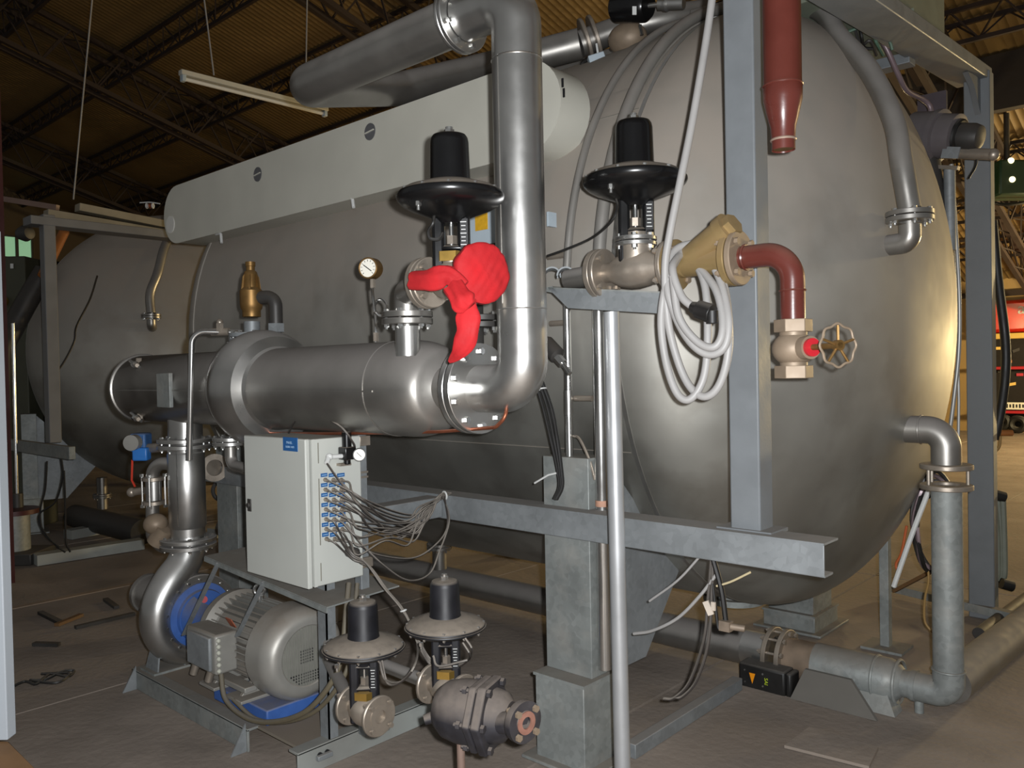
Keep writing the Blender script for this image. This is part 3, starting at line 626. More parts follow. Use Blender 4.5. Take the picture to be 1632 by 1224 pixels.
# safety valve on its flange
c = V((at(402, 538, Y=EY).x, EY, at(402, 538, Y=EY).z))
t = thing('safety_valve', 'old bronze safety valve standing on a flange on the exchanger', 'valve', c)
part('nozzle', MB().cyl(V((c.x, EY, EZ + 0.16)), c, 0.045, n=24), steel, t)
flange(t, c, (0, 0, 1), 0.105, 0.02, 0.04, galv, 8, bs=0.011)
part('socket', MB().cyl(c + V((0, 0, 0.02)), c + V((0, 0, 0.075)), 0.037, n=24), galv, t)
q = at(402, 505, Y=EY).z
k = (at(402, 416, Y=EY).z - q) / 0.265
part('bronze_body', MB().lathe([(0, 0), (0.042, 0), (0.042, 0.03), (0.049, 0.04), (0.052, 0.06), (0.052, 0.125), (0.038, 0.14), (0.033, 0.2), (0.028, 0.215), (0.02, 0.222), (0.02, 0.24), (0.023, 0.242), (0.023, 0.262), (0, 0.265)], (c.x, EY, q), (0, 0, k), 24) if False else MB().lathe([(r_, h * k) for r_, h in [(0, 0), (0.042, 0), (0.042, 0.03), (0.049, 0.04), (0.052, 0.06), (0.052, 0.125), (0.038, 0.14), (0.033, 0.2), (0.028, 0.215), (0.02, 0.222), (0.02, 0.24), (0.023, 0.242), (0.023, 0.262), (0, 0.265)]], (c.x, EY, q), (0, 0, 1), 24), bronze, t)
for i in range(6):
    a = i * pi / 3 + 0.3; part('rib', MB().prism([V((c.x + cos(a) * 0.028, EY + sin(a) * 0.028, q + k * 0.13)), V((c.x + cos(a) * 0.048, EY + sin(a) * 0.048, q + k * 0.13)), V((c.x + cos(a) * 0.040, EY + sin(a) * 0.040, q + k * 0.19)), V((c.x + cos(a) * 0.026, EY + sin(a) * 0.026, q + k * 0.21))], V((-sin(a), cos(a), 0)) * 0.008), bronze, t)
part('outlet_elbow', MB().tube(fil([V((c.x + 0.03, EY + 0.02, q + k * 0.09)), V((c.x + 0.11, EY + 0.06, q + k * 0.09)), V((c.x + 0.11, EY + 0.06, q - 0.06))], 0.05), 0.032, 16), darksteel, t)
part('hex_union', MB().hexn((c.x + 0.11, EY + 0.06, q - 0.075), (c.x + 0.11, EY + 0.06, q - 0.035), 0.04).cyl((c.x + 0.11, EY + 0.06, q - 0.14), (c.x + 0.11, EY + 0.06, q - 0.07), 0.02), galv, t)

# pressure gauge on a pigtail siphon
c = at(586, 427, Y=1.92)
t = thing('pressure_gauge', 'round brass-cased pressure gauge on a looped siphon tube above the exchanger', 'gauge', at(600, 545, Y=1.92))
nd_ = V((0.35, -0.94, 0.0)).normalized(); pv = nd_.cross(ZUP)
part('case', MB().lathe([(0, -0.05), (0.036, -0.05), (0.04, -0.04), (0.04, 0.0), (0.037, 0.003), (0.034, 0.0), (0.034, -0.004)], c, nd_, 28), bronze, t)
fa = part('dial', MB().cyl(c - nd_ * 0.004, c - nd_ * 0.001, 0.0345, n=28), dial, t)
part('needle', MB().bar(c - pv * 0.015 - V((0, 0, 0.012)), c + pv * 0.018 + V((0, 0, 0.012)), 0.002, 0.003), ink, fa)
b = MB()
for i in range(11):
    a = radians(-45 + 27 * i); u = pv * cos(a) + ZUP * sin(a); b.bar(c + u * 0.024, c + u * 0.031, 0.0015, 0.0015)
part('tick_marks', b, ink, fa)
q0, q1, q2 = c - nd_ * 0.025 + V((0, 0, -0.035)), at(596, 495, Y=1.92), at(600, 545, Y=1.92)
g = [q0, at(594, 470, Y=1.92), at(597, 494, Y=1.91)] + [at(607 + 10 * cos(a), 490 + 13 * sin(a), Y=1.92 + 0.012 * i) for i, a in enumerate([2.6, 1.7, 0.6, -0.5, -1.6, -2.6, -3.3])] + [at(599, 520, Y=1.95), at(599, 545, Y=1.95)]
part('siphon_tube', MB().tube(spl(g, 6), 0.0055, 8), chrome, t)
for px, py in ((594, 452), (599, 537)):
    p = at(px, py, Y=1.93); part('hex_nut', MB().hexn(p - V((0, 0, .016)), p + V((0, 0, .016)), 0.011), nickel, t)

# ------------------------------------------------------------------ diaphragm control valves
def control_valve(label, loc, D, L, nut, tall, dusty, rotz=0.0, yk=(0.74, 0.68), bodym=nickel, ends=(1, 1), mark=None):
    t = thing('control_valve', label, 'valve', loc, 'diaphragm control valves')
    t.location = (0, 0, 0); o = tall; bl = blackd if dusty else black
    def Z(*p): return V(p) * D
    part('spring_housing', MB().lathe([(r_ * D, (h + o) * D) for r_, h in [(0.205, 0.88), (0.19, 0.93), (0.18, 1.28), (0.172, 1.32), (0.155, 1.345), (0.0, 1.36)]], (0, 0, 0), (0, 0, 1), 36), bl, t)
    part('top_screw', MB().hexn(Z(0, 0, 1.35 + o), Z(0, 0, 1.40 + o), 0.05 * D).cyl(Z(0, 0, 1.40 + o), Z(0, 0, 1.425 + o), 0.035 * D), chrome, t)
    up_ = [(0.0, 0.915), (0.25, 0.91), (0.29, 0.895), (0.42, 0.855), (0.485, 0.815), (0.495, 0.80), (0.495, 0.788), (0.48, 0.785)]
    part('upper_case', MB().lathe([(r_ * D, (h + o) * D) for r_, h in up_], (0, 0, 0), (0, 0, 1), 48), bl, t)
    lo = [(0.48, 0.787), (0.505, 0.785), (0.507, 0.76), (0.495, 0.735), (0.46, 0.70), (0.40, 0.665), (0.30, 0.625), (0.21, 0.59), (0.15, 0.56), (0.12, 0.52), (0, 0.52)] if not dusty else [(0.48, 0.787), (0.505, 0.785), (0.508, 0.772), (0.49, 0.755), (0.43, 0.725), (0.30, 0.69), (0.17, 0.655), (0.115, 0.615), (0.10, 0.565), (0, 0.565)]
    part('lower_case', MB().lathe([(r_ * D, (h + o) * D) for r_, h in lo], (0, 0, 0), (0, 0, 1), 48), bl, t)
    bolts(t, Z(0, 0, 0.785 + o), (0, 0, 1), 0.468 * D, 12, 0.007 * D / 0.34, 0.055 * D, chrome)
    u = V((yk[0], yk[1], 0)).normalized(); n_ = V((u.y, -u.x, 0))
    b = MB(); y0, y1 = 0.26 + o, 0.58 + o
    yo = part('yoke', MB().box(Z(0, 0, y1 - 0.025), (0.33 * D, 0.17 * D, 0.06 * D), u).box(Z(0, 0, y0 + 0.025), (0.33 * D, 0.17 * D, 0.06 * D), u).box(u * -0.118 * D + Z(0, 0, (y0 + y1) / 2), (0.115 * D, 0.17 * D, (y1 - y0)), u).box(u * 0.118 * D + Z(0, 0, (y0 + y1) / 2), (0.115 * D, 0.17 * D, (y1 - y0)), u), bl, t, 0.012 * D / 0.34)
    part('stem', MB().cyl(Z(0, 0, y0), Z(0, 0, y1), 0.022 * D, n=12), chrome, yo)
    part('stem_coupling', MB().hexn(Z(0, 0, y0 + 0.07), Z(0, 0, y0 + 0.15), 0.055 * D), nickel, yo)
    pc = u * 0.125 * D + n_ * 0.088 * D + Z(0, 0, (y0 + y1) / 2)
    pl = part('travel_scale', MB().box(pc, (0.07 * D, 0.006 * D, 0.27 * D), u), ink, yo)
    b = MB()
    for i in range(7): b.box(pc + n_ * 0.004 * D + Z(0, 0, -0.105 + 0.035 * i) - u * 0.006 * D, ((0.04 if i % 3 else 0.055) * D, 0.003 * D, 0.007 * D), u)
    part('scale_marks', b, white, yo)
    if nut:
        part('bonnet_nut', MB().hexn(Z(0, 0, 0.165), Z(0, 0, 0.255 + o), 0.155 * D), brass, t)
        part('neck', MB().cyl(Z(0, 0, 0.05), Z(0, 0, 0.17), 0.11 * D), bodym, t)
    else:
        part('bonnet', MB().cyl(Z(0, 0, 0.30), Z(0, 0, 0.27 + o), 0.12 * D).cyl(Z(0, 0, 0.08), Z(0, 0, 0.245), 0.16 * D), bodym, t)
        flange(t, Z(0, 0, 0.27), (0, 0, 1), 0.205 * D, 0.04 * D, 0.05 * D, steel, 6, bs=0.03 * D, gap=0.004)
    h = L / 2
    part('globe_body', MB().lathe([(0, -h * 0.97), (0.10 * D, -h * 0.97), (0.10 * D, -h * 0.75), (0.165 * D, -h * 0.42), (0.185 * D, -h * 0.1), (0.185 * D, h * 0.1), (0.165 * D, h * 0.42), (0.10 * D, h * 0.75), (0.10 * D, h * 0.97), (0, h * 0.97)], (0, 0, 0), (1, 0, 0), 32), bodym, t)
    for s_ in (-1, 1):
        f_ = part('body_flange', MB().ring(Z(0, 0, 0) + V((s_ * h, 0, 0)) - V((0.024 * D, 0, 0)), V((s_ * h + 0.024 * D, 0, 0)), 0.245 * D, 0.08 * D, 40, 0.003), bodym, t)
        part('raised_face', MB().ring(V((s_ * h, 0, 0)), V((s_ * (h + 0.034 * D), 0, 0)), 0.14 * D, 0.08 * D, 32), bodym, f_)
        if ends[(s_ + 1) // 2]: bolts(f_, (s_ * h, 0, 0), (1, 0, 0), 0.195 * D, 4, 0.032 * D, 0.10 * D, nickel)
    if mark: text(mark, V((n_.x, n_.y, 0)) * 0.187 * D + V((0.0, 0, 0.02 * D)), u, (0, 0, 1), 0.07 * D, white if False else steel, t)
    part('air_port', MB().hexn(n_ * 0.3 * D + u * -0.27 * D + Z(0, 0, 0.68 + o), n_ * 0.3 * D + u * -0.27 * D + Z(0, 0, 0.64 + o), 0.03 * D).cyl(n_ * 0.3 * D + u * -0.27 * D + Z(0, 0, 0.64 + o), n_ * 0.3 * D + u * -0.27 * D + Z(0, 0, 0.60 + o), 0.016 * D), chrome, t)
    t.location = V(loc); t.rotation_euler = (0, 0, rotz); return t
B1 = at(722, 446, Y=1.80); B1.x = -1.895
control_valve('black diaphragm control valve wrapped with the red cloth, left of the riser', B1, 0.335, 0.20, True, 0.0, False, ends=(1, 0))
B2 = at(1014, 430, Y=2.4)
control_valve('black diaphragm control valve on the bracket beside the brass strainer', B2, 0.353, 0.27, False, 0.09, False, mark='VR')
B3 = at(582, 1132, Y=1.75)
control_valve('dusty black diaphragm valve below the cabinet, left one of the low pair', B3, 0.283, 0.15, True, 0.0, True, ends=(1, 1))
B4 = at(712, 1098, Y=1.95)
control_valve('dusty black diaphragm valve behind the round steam trap, right one of the low pair', B4, 0.283, 0.16, True, 0.0, True)

# ------------------------------------------------------------------ control cabinet with its pneumatic tubes
CXa, CXb, CYa, CYb, CZa, CZb = -3.187, -2.735, 1.80, 2.065, 0.77, 1.345
cab = thing('control_cabinet', 'cream sheet-metal control cabinet with a blue label on its door', 'cabinet', ((CXa + CXb) / 2, (CYa + CYb) / 2, CZa))
part('body', MB().ab((CXa + 0.004, CYa + 0.028, CZa), (CXb, CYb, CZb)), cabm, cab, 0.005)
dr = part('door', MB().ab((CXa, CYa, CZa - 0.002), (CXb + 0.002, CYa + 0.022, CZb + 0.003)), cabm, cab, 0.005)
p = at(398, 805, Y=CYa)
part('lock', MB().ab(p + V((-0.014, -0.004, -0.026)), p + V((0.014, 0.004, 0.026))).cyl(p + V((0, -0.012, 0)), p, 0.011, n=14), darksteel, dr, 0.002)
p = at(463, 708, Y=CYa)
lb = part('label', MB().ab(p + V((-0.05, -0.0025, -0.027)), p + V((0.05, 0.001, 0.027))), labelblue, dr, label='blue printed label')
text('PANEL', p + V((-0.004, -0.0034, 0.006)), (1, 0, 0), (0, 0, 1), 0.014, labelink, dr)
text('SOBRE VAPS', p + V((0.0, -0.0034, -0.011)), (1, 0, 0), (0, 0, 1), 0.011, labelink, dr)
b = MB()
for y in (1.86, 2.02):
    for z0, z1 in ((0.79, 0.86), (0.93, 1.19), (1.25, 1.33)):
        if y < 1.9: b.ab((CXb, y - 0.002, z0), (CXb + 0.0015, y + 0.002, z1))
part('groove_shade_strip', b, mat('groove_shadow_grey', (120, 118, 108), 0, 0.7), cab)  # thin raised strips, the shade of grooves painted as a darker grey
part('edge_strip', MB().ab((CXb + 0.0, CYa + 0.026, CZa + 0.002), (CXb + 0.006, CYa + 0.04, CZb)), cabm, cab)
cs = lambda px, py, off=0.0: at(px, py, X=CXb + off)
rows = []
for i in range(7):
    ya, yb = 757 + 15.8 * i, 764.5 + 15.7 * i; dx = 0.35 * i
    for j, (lx0, lx1) in enumerate(((511, 521.5), (523.5, 534.5), (537, 549))):
        if i == 6 and j == 2: continue
        a, c = cs(lx0 + dx, ya - 2.2), cs(lx1 + dx, ya + 2.2)
        l = part('tube_label', MB().ab((CXb, a.y, min(a.z, c.z)), (CXb + 0.0015, c.y, max(a.z, c.z))), labelblue, cab)
        part('print_mark', MB().ab((CXb + 0.001, a.y + 0.004, (a.z + c.z) / 2 - 0.0015), (CXb + 0.0019, c.y - 0.004, (a.z + c.z) / 2 + 0.001)), labelink, l)
    for j, fx_ in enumerate((517.5, 530.5, 543)):
        q = cs(fx_ + dx, yb)
        f = part('tube_fitting', MB().cyl(q, q + V((0.022, 0, -0.004)), 0.0062, n=10).hexn(q, q + V((0.008, 0, 0)), 0.0085), nickel, cab)
        rows.append((i, j, q + V((0.02, 0, -0.004))))
q = cs(556, 873 + 6); part('cable_gland', MB().cyl(q, q + V((0.045, 0, 0)), 0.022, n=16).cyl(q + V((0.04, 0, 0)), q + V((0.06, 0, -0.01)), 0.016, n=14), darksteel, cab)
# regulator with a small gauge on the cabinet side
q = cs(553, 722, 0.03)
rg = thing('air_regulator', 'small black air regulator with white dial on the cabinet side', 'regulator', q)
part('body', MB().box(q, (0.05, 0.05, 0.05)).cyl(q + V((0, 0, 0.02)), q + V((0, 0, 0.085)), 0.019, n=16).cyl(q + V((0, 0, -0.025)), q + V((0, 0, -0.045)), 0.014, n=12), black, rg, 0.004)
g0 = q + V((0.04, 0.03, -0.008)); gd = V((0.8, -0.6, 0)).normalized()
gg = part('gauge', MB().lathe([(0, -0.03), (0.022, -0.03), (0.026, -0.022), (0.026, 0), (0.023, 0.0), (0.023, -0.003)], g0, gd, 24), black, rg)
part('dial', MB().cyl(g0 - gd * 0.003, g0 - gd * 0.0005, 0.0225, n=24), dial, gg)
pvv = gd.cross(ZUP); part('needle', MB().bar(g0 - pvv * 0.008 - V((0, 0, 0.008)), g0 + pvv * 0.01 + V((0, 0, 0.01)), 0.002, 0.002, gd), ink, gg)
part('inlet_tee', MB().cyl(q + V((0, -0.025, -0.01)), cs(527, 728, 0.03), 0.009, n=12).sph(cs(525, 728, 0.03), 0.014, n=12, m=8).cyl(cs(524, 728, 0.03), cs(521, 738, 0.045), 0.010, n=12), white, rg)
part('bracket', MB().ab(q + V((-0.03, -0.03, -0.05)), q + V((0.0, 0.02, -0.04))), nickel, rg)
# the tubes
TG = 'pneumatic tubes from the cabinet side'
ordn = ['top', 'second', 'third', 'fourth', 'fifth', 'sixth', 'lowest']; coln = ['near', 'middle', 'far']
tie = at(706, 790, X=-2.74)
rng = random.Random(5)
down = {(4, 0), (5, 0), (6, 0), (6, 1), (5, 1)}
vt = [at(607, 1075, Y=1.72), at(612, 1082, Y=1.72), at(752, 1035, Y=1.9), at(748, 1042, Y=1.9), at(700, 1062, Y=1.9)]
k = 0
for i, j, q in rows:
    lab = 'thin dark pneumatic tube from the %s row, %s fitting of the cabinet side' % (ordn[i], coln[j])
    if (i, j) in down:
        o1 = rng.uniform(-3, 3)
        o1 *= 2.2; pts = [q, q + V((0.03, 0.01, -0.01)), at(563 + o1 + 6 * j, 868 + 4 * i + o1, X=-2.68), at(588 + o1, 902 + o1, X=-2.62), at(614 + o1 * .7, 938 + o1 * .5, X=-2.54), at(643 + o1 * 0.25, 974, X=-2.42)]
        e = vt[k]; k += 1
        if k <= 2: pts += [at(664, 1022, X=-2.36), at(662, 1058, Y=1.72), at(640, 1086, Y=1.70), e + V((0.02, 0, -0.01)), e + V((-0.01, 0, 0.06))]
        else: pts += [at(668, 1010 + 4 * k, X=-2.3), at(690, 1042 + 4 * k, X=-2.25), at(725, 1066 - k, X=-2.1), at(746, 1052, X=-2.02), e, e + V((-0.03, 0.0, 0.03))]
    else:
        sx, sy = 628 + rng.uniform(-25, 22), 822 + (i + j * 0.4) * 7 + rng.uniform(-8, 14)
        off = rng.uniform(0.0, 0.09)
        pts = [q, q + V((0.03, 0.006, -0.006)), at(570 + rng.uniform(-4, 4), q_y if False else (cs_y := 757 + 15.8 * i + 26 + rng.uniform(0, 12)), X=CXb + 0.06 + off), at(sx - 22, sy - 6, X=CXb + 0.04 + off), at(sx + 14, sy + 1, X=CXb + off), at(672 + rng.uniform(-6, 8), 818 + rng.uniform(-10, 14) + i * 2, X=CXb + off * 0.7), at(697 + rng.uniform(-3, 2), 797 + rng.uniform(-3, 4), X=-2.73), tie + V((0, 0.0, rng.uniform(-0.012, 0.012))), tie + V((0.0, 0.05, 0.005))]
    solo('pneumatic_tube', MB().tube(spl(pts, 6), 0.0039, 6), tubem, lab, 'tube', TG, loc=q)
for nm, pts in (('long dark tube hanging in a wide loop from the beam corner to below the cabinet', [tie, at(716, 830, X=-2.72), at(700, 880, X=-2.7), at(684, 915, X=-2.66), at(650, 925, X=-2.6), at(610, 900, X=-2.6), at(572, 862, X=-2.66), cs(552, 835, 0.02)]),
                ('dark tube drooping lowest from the beam corner under the other tubes', [tie + V((0.01, 0, 0)), at(713, 840, X=-2.74), at(690, 872, X=-2.72), at(655, 890, X=-2.7), at(600, 884, X=-2.66), at(572, 868, X=-2.68), cs(548, 862, 0.02)]),
                ('dark tube running from the regulator tee down across the tube bundle', [cs(521, 738, 0.045), at(540, 765, X=-2.68), at(570, 800, X=-2.65), at(600, 830, X=-2.65), at(640, 858, X=-2.68), at(690, 800, X=-2.74)]),
                ('black tube arching over the top of the cabinet into the regulator', [at(460, 690, Y=1.95), at(472, 670, Y=1.93), at(500, 661, Y=1.92), at(540, 678, Y=1.93), at(562, 704, Y=1.97), q + V((0.02, 0, 0.14)) if False else at(566, 716, X=-2.70)])):
    solo('pneumatic_tube', MB().tube(spl(pts, 8), 0.0042, 8), tubem, nm, 'tube', loc=pts[0])
solo('cable_tie', MB().torus(tie + V((0, 0.01, 0)), (0.2, 1, 0.1), 0.018, 0.004, 20, 6), white, 'pale cable tie holding the tube bundle at the beam corner', 'cable tie')
p = at(643, 973, X=-2.42); solo('cable_tie', MB().torus(p, (0.3, 0.1, -1), 0.011, 0.003, 16, 6), white, 'small tie round the tubes hanging above the low dusty valves', 'cable tie')
# posts behind the cabinet, cable loop round the motor
t = thing('cabinet_post', 'galvanised channel post standing on the skid and carrying the cabinet', 'post', (-2.86, 2.0, 0.1))
part('channel', MB().ab((-2.905, 1.955, 0.10), (-2.845, 1.961, 0.80)).ab((-2.851, 1.955, 0.10), (-2.845, 2.0, 0.80)), galv, t)
part('rear_post', MB().ab((-2.80, 2.068, 0.10), (-2.755, 2.11, 1.35)), galv, t, 0.003)
for z in (1.32, 0.82): part('clip', MB().ab((-2.76, 2.062, z - 0.02), (-2.735, 2.115, z + 0.02)), nickel, t, 0.002)
for z in (1.19, 1.17): part('strap', MB().ab((-2.803, 2.066, z - 0.004), (-2.752, 2.113, z + 0.004)), nickel, t)
pts = [at(352, 1072, Y=1.82), at(360, 1115, Y=1.80), at(395, 1145, Y=1.80), at(440, 1150, Y=1.81), at(490, 1132, Y=1.83), at(530, 1085, Y=1.86), at(545, 1040, Y=1.9), at(552, 970, Y=1.95), at(556, 930, Y=2.0)]
solo('flexible_conduit', MB().tube(spl(pts, 8), 0.011, 10), mat('dusty_conduit', (96, 88, 70), 0, 0.6, 0.1, 14, dust=0.6), 'dusty flexible conduit looping under the motor up to the cabinet', 'conduit', loc=pts[0])
solo('flexible_conduit', MB().tube(spl([p + V((0.03, 0.02, 0.0)) for p in pts[1:]], 8), 0.009, 10), mat('dusty_conduit', (96, 88, 70)), 'second thinner conduit looping beside the dusty one under the motor', 'conduit', loc=pts[1])
pts = [at(415, 690, Y=2.0), at(500, 691, Y=2.0), at(600, 690, Y=2.0), at(700, 688, Y=2.0), at(790, 681, Y=2.0), at(806, 665, Y=2.0), at(808, 640, Y=2.03)]
solo('copper_tube', MB().tube(fil(pts, 0.03), 0.0065, 10), copper, 'thin copper tube running under the exchanger above the cabinet top', 'tube', loc=pts[0])

# ------------------------------------------------------------------ fittings of the first valve, red cloth
t = thing('valve_inlet_pipe', 'stainless elbow from the exchanger top flange to the cloth wrapped valve', 'pipe', (nzx, 1.95, FZ))
part('elbow', MB().tube(fil([V((nzx, 1.95, FZ + 0.02)), V((nzx, 1.95, B1.z)), V((B1.x - 0.11, B1.y, B1.z))], 0.10, 12), 0.047, 24), steel2, t)
part('mating_flange', MB().ring((B1.x - 0.135, B1.y, B1.z), (B1.x - 0.112, B1.y, B1.z), 0.083, 0.04, 36, 0.002), nickel, t)
fc_ = V((B1.x + 0.138, B1.y, B1.z + 0.01)); cloth_n = V((1, -0.25, 0)).normalized()
a_, u_, v_ = frame(cloth_n)
rgc = random.Random(3)
vs = []; fs = []; NR, NA = 12, 48
for i in range(NR + 1):
    r_ = 0.088 * i / NR
    for j in range(NA):
        a = 2 * pi * j / NA
        wr = 0.0015 * sin(5 * a + 9 * r_ / 0.088) * (i / NR) + 0.001 * sin(11 * a + 2) * (i / NR) ** 2 + 0.0012 * sin(r_ * cos(a + 0.6) * 260)
        dome = 0.018 * (1 - (i / NR) ** 2)
        vs.append(fc_ + (u_ * cos(a) + v_ * sin(a)) * (r_ * 1.06 + wr * 0.4) + a_ * (dome + wr))
for i in range(NR):
    for j in range(NA): fs.append((i * NA + j, i * NA + (j + 1) % NA, (i + 1) * NA + (j + 1) % NA, (i + 1) * NA + j))
n0 = len(vs)
for s_ in range(1, 5):
    for j in range(NA):
        a = 2 * pi * j / NA; sh = 1.06 - 0.16 * max(0, s_ - 2)
        vs.append(fc_ + (u_ * cos(a) + v_ * sin(a)) * 0.088 * (sh + 0.03 * sin(9 * a + s_)) - a_ * 0.014 * s_)
for s_ in range(4):
    for j in range(NA):
        A = (NR * NA if s_ == 0 else n0 + (s_ - 1) * NA); B_ = n0 + s_ * NA
        fs.append((A + j, A + (j + 1) % NA, B_ + (j + 1) % NA, B_ + j))
rc = thing('red_cloth', 'bright red cloth tied over the open valve flange, tails hanging down', 'cloth', fc_)
cl = part('wrap', MB().add(vs, fs), redcloth, rc, sharp=80)
def tail(pts, ws, name, seed, flat=0.35):
    """a folded strip of cloth: pleated cross-section swept along a path"""
    P = spl(pts, 5); m_ = len(P); rg_ = random.Random(seed); vs = []; fs = []; K = 20
    for i, p in enumerate(P):
        t_ = (P[min(i + 1, m_ - 1)] - P[max(i - 1, 0)]).normalized(); sd = t_.cross(FW).normalized(); nn = sd.cross(t_).normalized()
        f = i / (m_ - 1) * (len(ws) - 1); k0 = min(int(f), len(ws) - 2); wd = ws[k0] + (ws[k0 + 1] - ws[k0]) * (f - k0)
        for j in range(K):
            a = 2 * pi * j / K; rip = 1 + 0.32 * sin(5 * a + i * 0.35 + seed) + 0.1 * sin(9 * a - i * 0.5)
            vs.append(p + sd * cos(a) * wd * (1 + 0.08 * sin(i * 0.9 + seed)) + nn * sin(a) * wd * flat * rip)
    for i in range(m_ - 1):
        for j in range(K): fs.append((i * K + j, i * K + (j + 1) % K, (i + 1) * K + (j + 1) % K, (i + 1) * K + j))
    fs.append(tuple(range(K))); fs.append(tuple(range((m_ - 1) * K, m_ * K)))
    return part(name, MB().add(vs, fs), redcloth, rc, sharp=80)
tail([at(738, 458, Y=1.69), at(715, 440, Y=1.675), at(686, 446, Y=1.66), at(654, 447, Y=1.67)], [0.022, 0.030, 0.036, 0.026], 'cloth_tail', 1)
tail([at(734, 455, Y=1.70), at(715, 434, Y=1.69), at(690, 432, Y=1.68)], [0.012, 0.02, 0.014], 'cloth_tail', 4)
tail([at(722, 456, Y=1.66), at(738, 480, Y=1.655), at(748, 490, Y=1.66)], [0.03, 0.038, 0.026], 'knot', 2, 0.6)
tail([at(744, 478, Y=1.67), at(746, 505, Y=1.665), at(744, 535, Y=1.67), at(732, 560, Y=1.67), at(716, 577, Y=1.68)], [0.026, 0.034, 0.034, 0.026, 0.005], 'cloth_tail', 3)

# things fixed to the tank side behind the first valve
t = thing('junction_box', 'pale blue junction box with yellow label on the tank behind the valve', 'box', at(768, 360, Y=2.62))
a, c = at(744, 338, Y=2.62), at(800, 388, Y=2.62)
part('box', MB().ab((a.x, 2.62, c.z), (c.x, 2.69, a.z)), paleblue, t, 0.005)
a, c = at(757, 337, Y=2.618), at(777, 365, Y=2.618)
part('yellow_label', MB().ab((a.x, 2.617, c.z), (c.x, 2.62, a.z)), yellowlab, t)
a = at(770, 393, Y=2.6); part('mount_bar', MB().ab(a + V((-0.12, 0, -0.01)), a + V((0.14, 0.09, 0.008))), black, t)
for px in (747, 758, 770, 777): 
    p = at(px, 402, Y=2.62); part('cable_stub', MB().cyl(p + V((0, 0, 0.03)), p + V((0, 0, -0.03)), 0.006, n=8), nickel, t)
a = at(873, 349, Y=2.66); solo('sensor_plate', MB().ab(a + V((-0.006, 0, -0.03)), a + V((0.006, 0.05, 0.03))), paleblue, 'small pale plate on the tank side just right of the riser', 'plate')
# pipes hidden between riser and tank: black flange pair under the cloth
t = thing('blind_pipe', 'dark flanged pipe branch behind the red cloth, against the tank', 'pipe', at(760, 515, Y=2.3))
p = at(772, 508, Y=2.30)
part('branch', MB().cyl(p + V((-0.06, 0, 0.06)), p + V((-0.06, 0, -0.2)), 0.04, n=20), darksteel, t)
flange(t, p + V((-0.02, 0, -0.01)), (0, 0, 1), 0.09, 0.022, 0.04, darksteel, 6, bs=0.013)

# ------------------------------------------------------------------ right-hand bracket, strainer and red pipes
PY = 2.4; J = V((0, PY, 0))
t = thing('angle_bracket', 'grey steel shelf bracket under the right valve, propped on the pole', 'bracket', at(960, 480, Y=PY))
pts = [at(874, 460, Y=2.37), at(1056, 467, Y=2.37), at(1056, 500, Y=2.37), at(905, 491, Y=2.37)]
part('face', MB().prism(pts, (0, 0.006, 0)), galv, t)
part('ledge', MB().prism([pts[0], pts[1], pts[1] + V((0, 0.09, 0.0)), pts[0] + V((0, 0.09, 0))], (0, 0, 0.005)), galv2, t)
part('pointed_end', MB().prism([at(852, 462, Y=2.37), at(880, 456, Y=2.37), at(890, 468, Y=2.37)], (0, 0.05, 0)), galv2, t)
for px in (880, 902):
    c = at(px, 441, Y=2.39)
    part('saddle_clamp', MB().lathe([(0.028, -0.02), (0.034, -0.02), (0.034, 0.02), (0.028, 0.02), (0.028, -0.02)], c, (0.55, -0.75, 0.1), 16, pi * 0.0, pi * 1.0), galv, t)
part('pipe_stub', MB().cyl(at(905, 446, Y=PY), (B2.x - 0.14, PY, B2.z), 0.038, n=24), steel2, t)
part('mating_flange', MB().ring((B2.x - 0.168, PY, B2.z), (B2.x - 0.146, PY, B2.z), 0.088, 0.036, 36, 0.002), nickel, t)
p0, p1 = at(969, 497, Y=2.37), at(989, 1224, Y=2.37)
solo('support_pole', MB().cyl((p0.x + 0.025, 2.375, 0), (p0.x, 2.39, p0.z), 0.0285, n=28).ring((p0.x + 0.025, 2.375, 0), (p0.x + 0.025, 2.375, 0.006), 0.05, 0.02), mat('silver_painted_pole', (176, 178, 180), 0.55, 0.4, 0.05, 9), 'tall bright steel pole propping the bracket, nearest of the vertical tubes', 'pole', loc=(p0.x, 2.39, 0))
# brass strainer
SX0, SX1 = B2.x + 0.145, at(1172, 418, Y=PY).x
t = thing('y_strainer', 'dusty brass Y strainer bolted between the valve and the red elbow', 'strainer', ((SX0 + SX1) / 2, PY, B2.z))
sz = B2.z + 0.0
part('body', MB().lathe([(0, 0.0), (0.085, 0.0), (0.085, 0.02), (0.044, 0.03), (0.042, (SX1 - SX0) * 0.5), (0.048, (SX1 - SX0) * 0.85), (0.05, SX1 - SX0 - 0.02)], (SX0, PY, sz), (1, 0, 0), 32), dbrass, t)
part('flange', MB().ring((SX1 - 0.022, PY, sz), (SX1, PY, sz), 0.086, 0.03, 40, 0.003), dbrass, t)
a = at(1085, 425, Y=PY); c = at(1158, 366, Y=PY - 0.02)
br = part('strainer_leg', MB().cyl(a, c, 0.043, 0.046, n=28), dbrass, t)
dd = (c - a).normalized()
part('cap', MB().cyl(c - dd * 0.02, c + dd * 0.012, 0.052, n=28).hexn(c + dd * 0.012, c + dd * 0.035, 0.036), dbrass, br)
part('mating_flange', MB().ring((SX1 + 0.003, PY, sz), (SX1 + 0.022, PY, sz), 0.086, 0.025, 40, 0.003), castm, t)
bolts(t, (SX1 + 0.001, PY, sz), (1, 0, 0), 0.066, 4, 0.012, 0.05, castm)
bolts(t, (SX0 - 0.0, PY, sz), (1, 0, 0), 0.066, 4, 0.012, 0.05, castm)
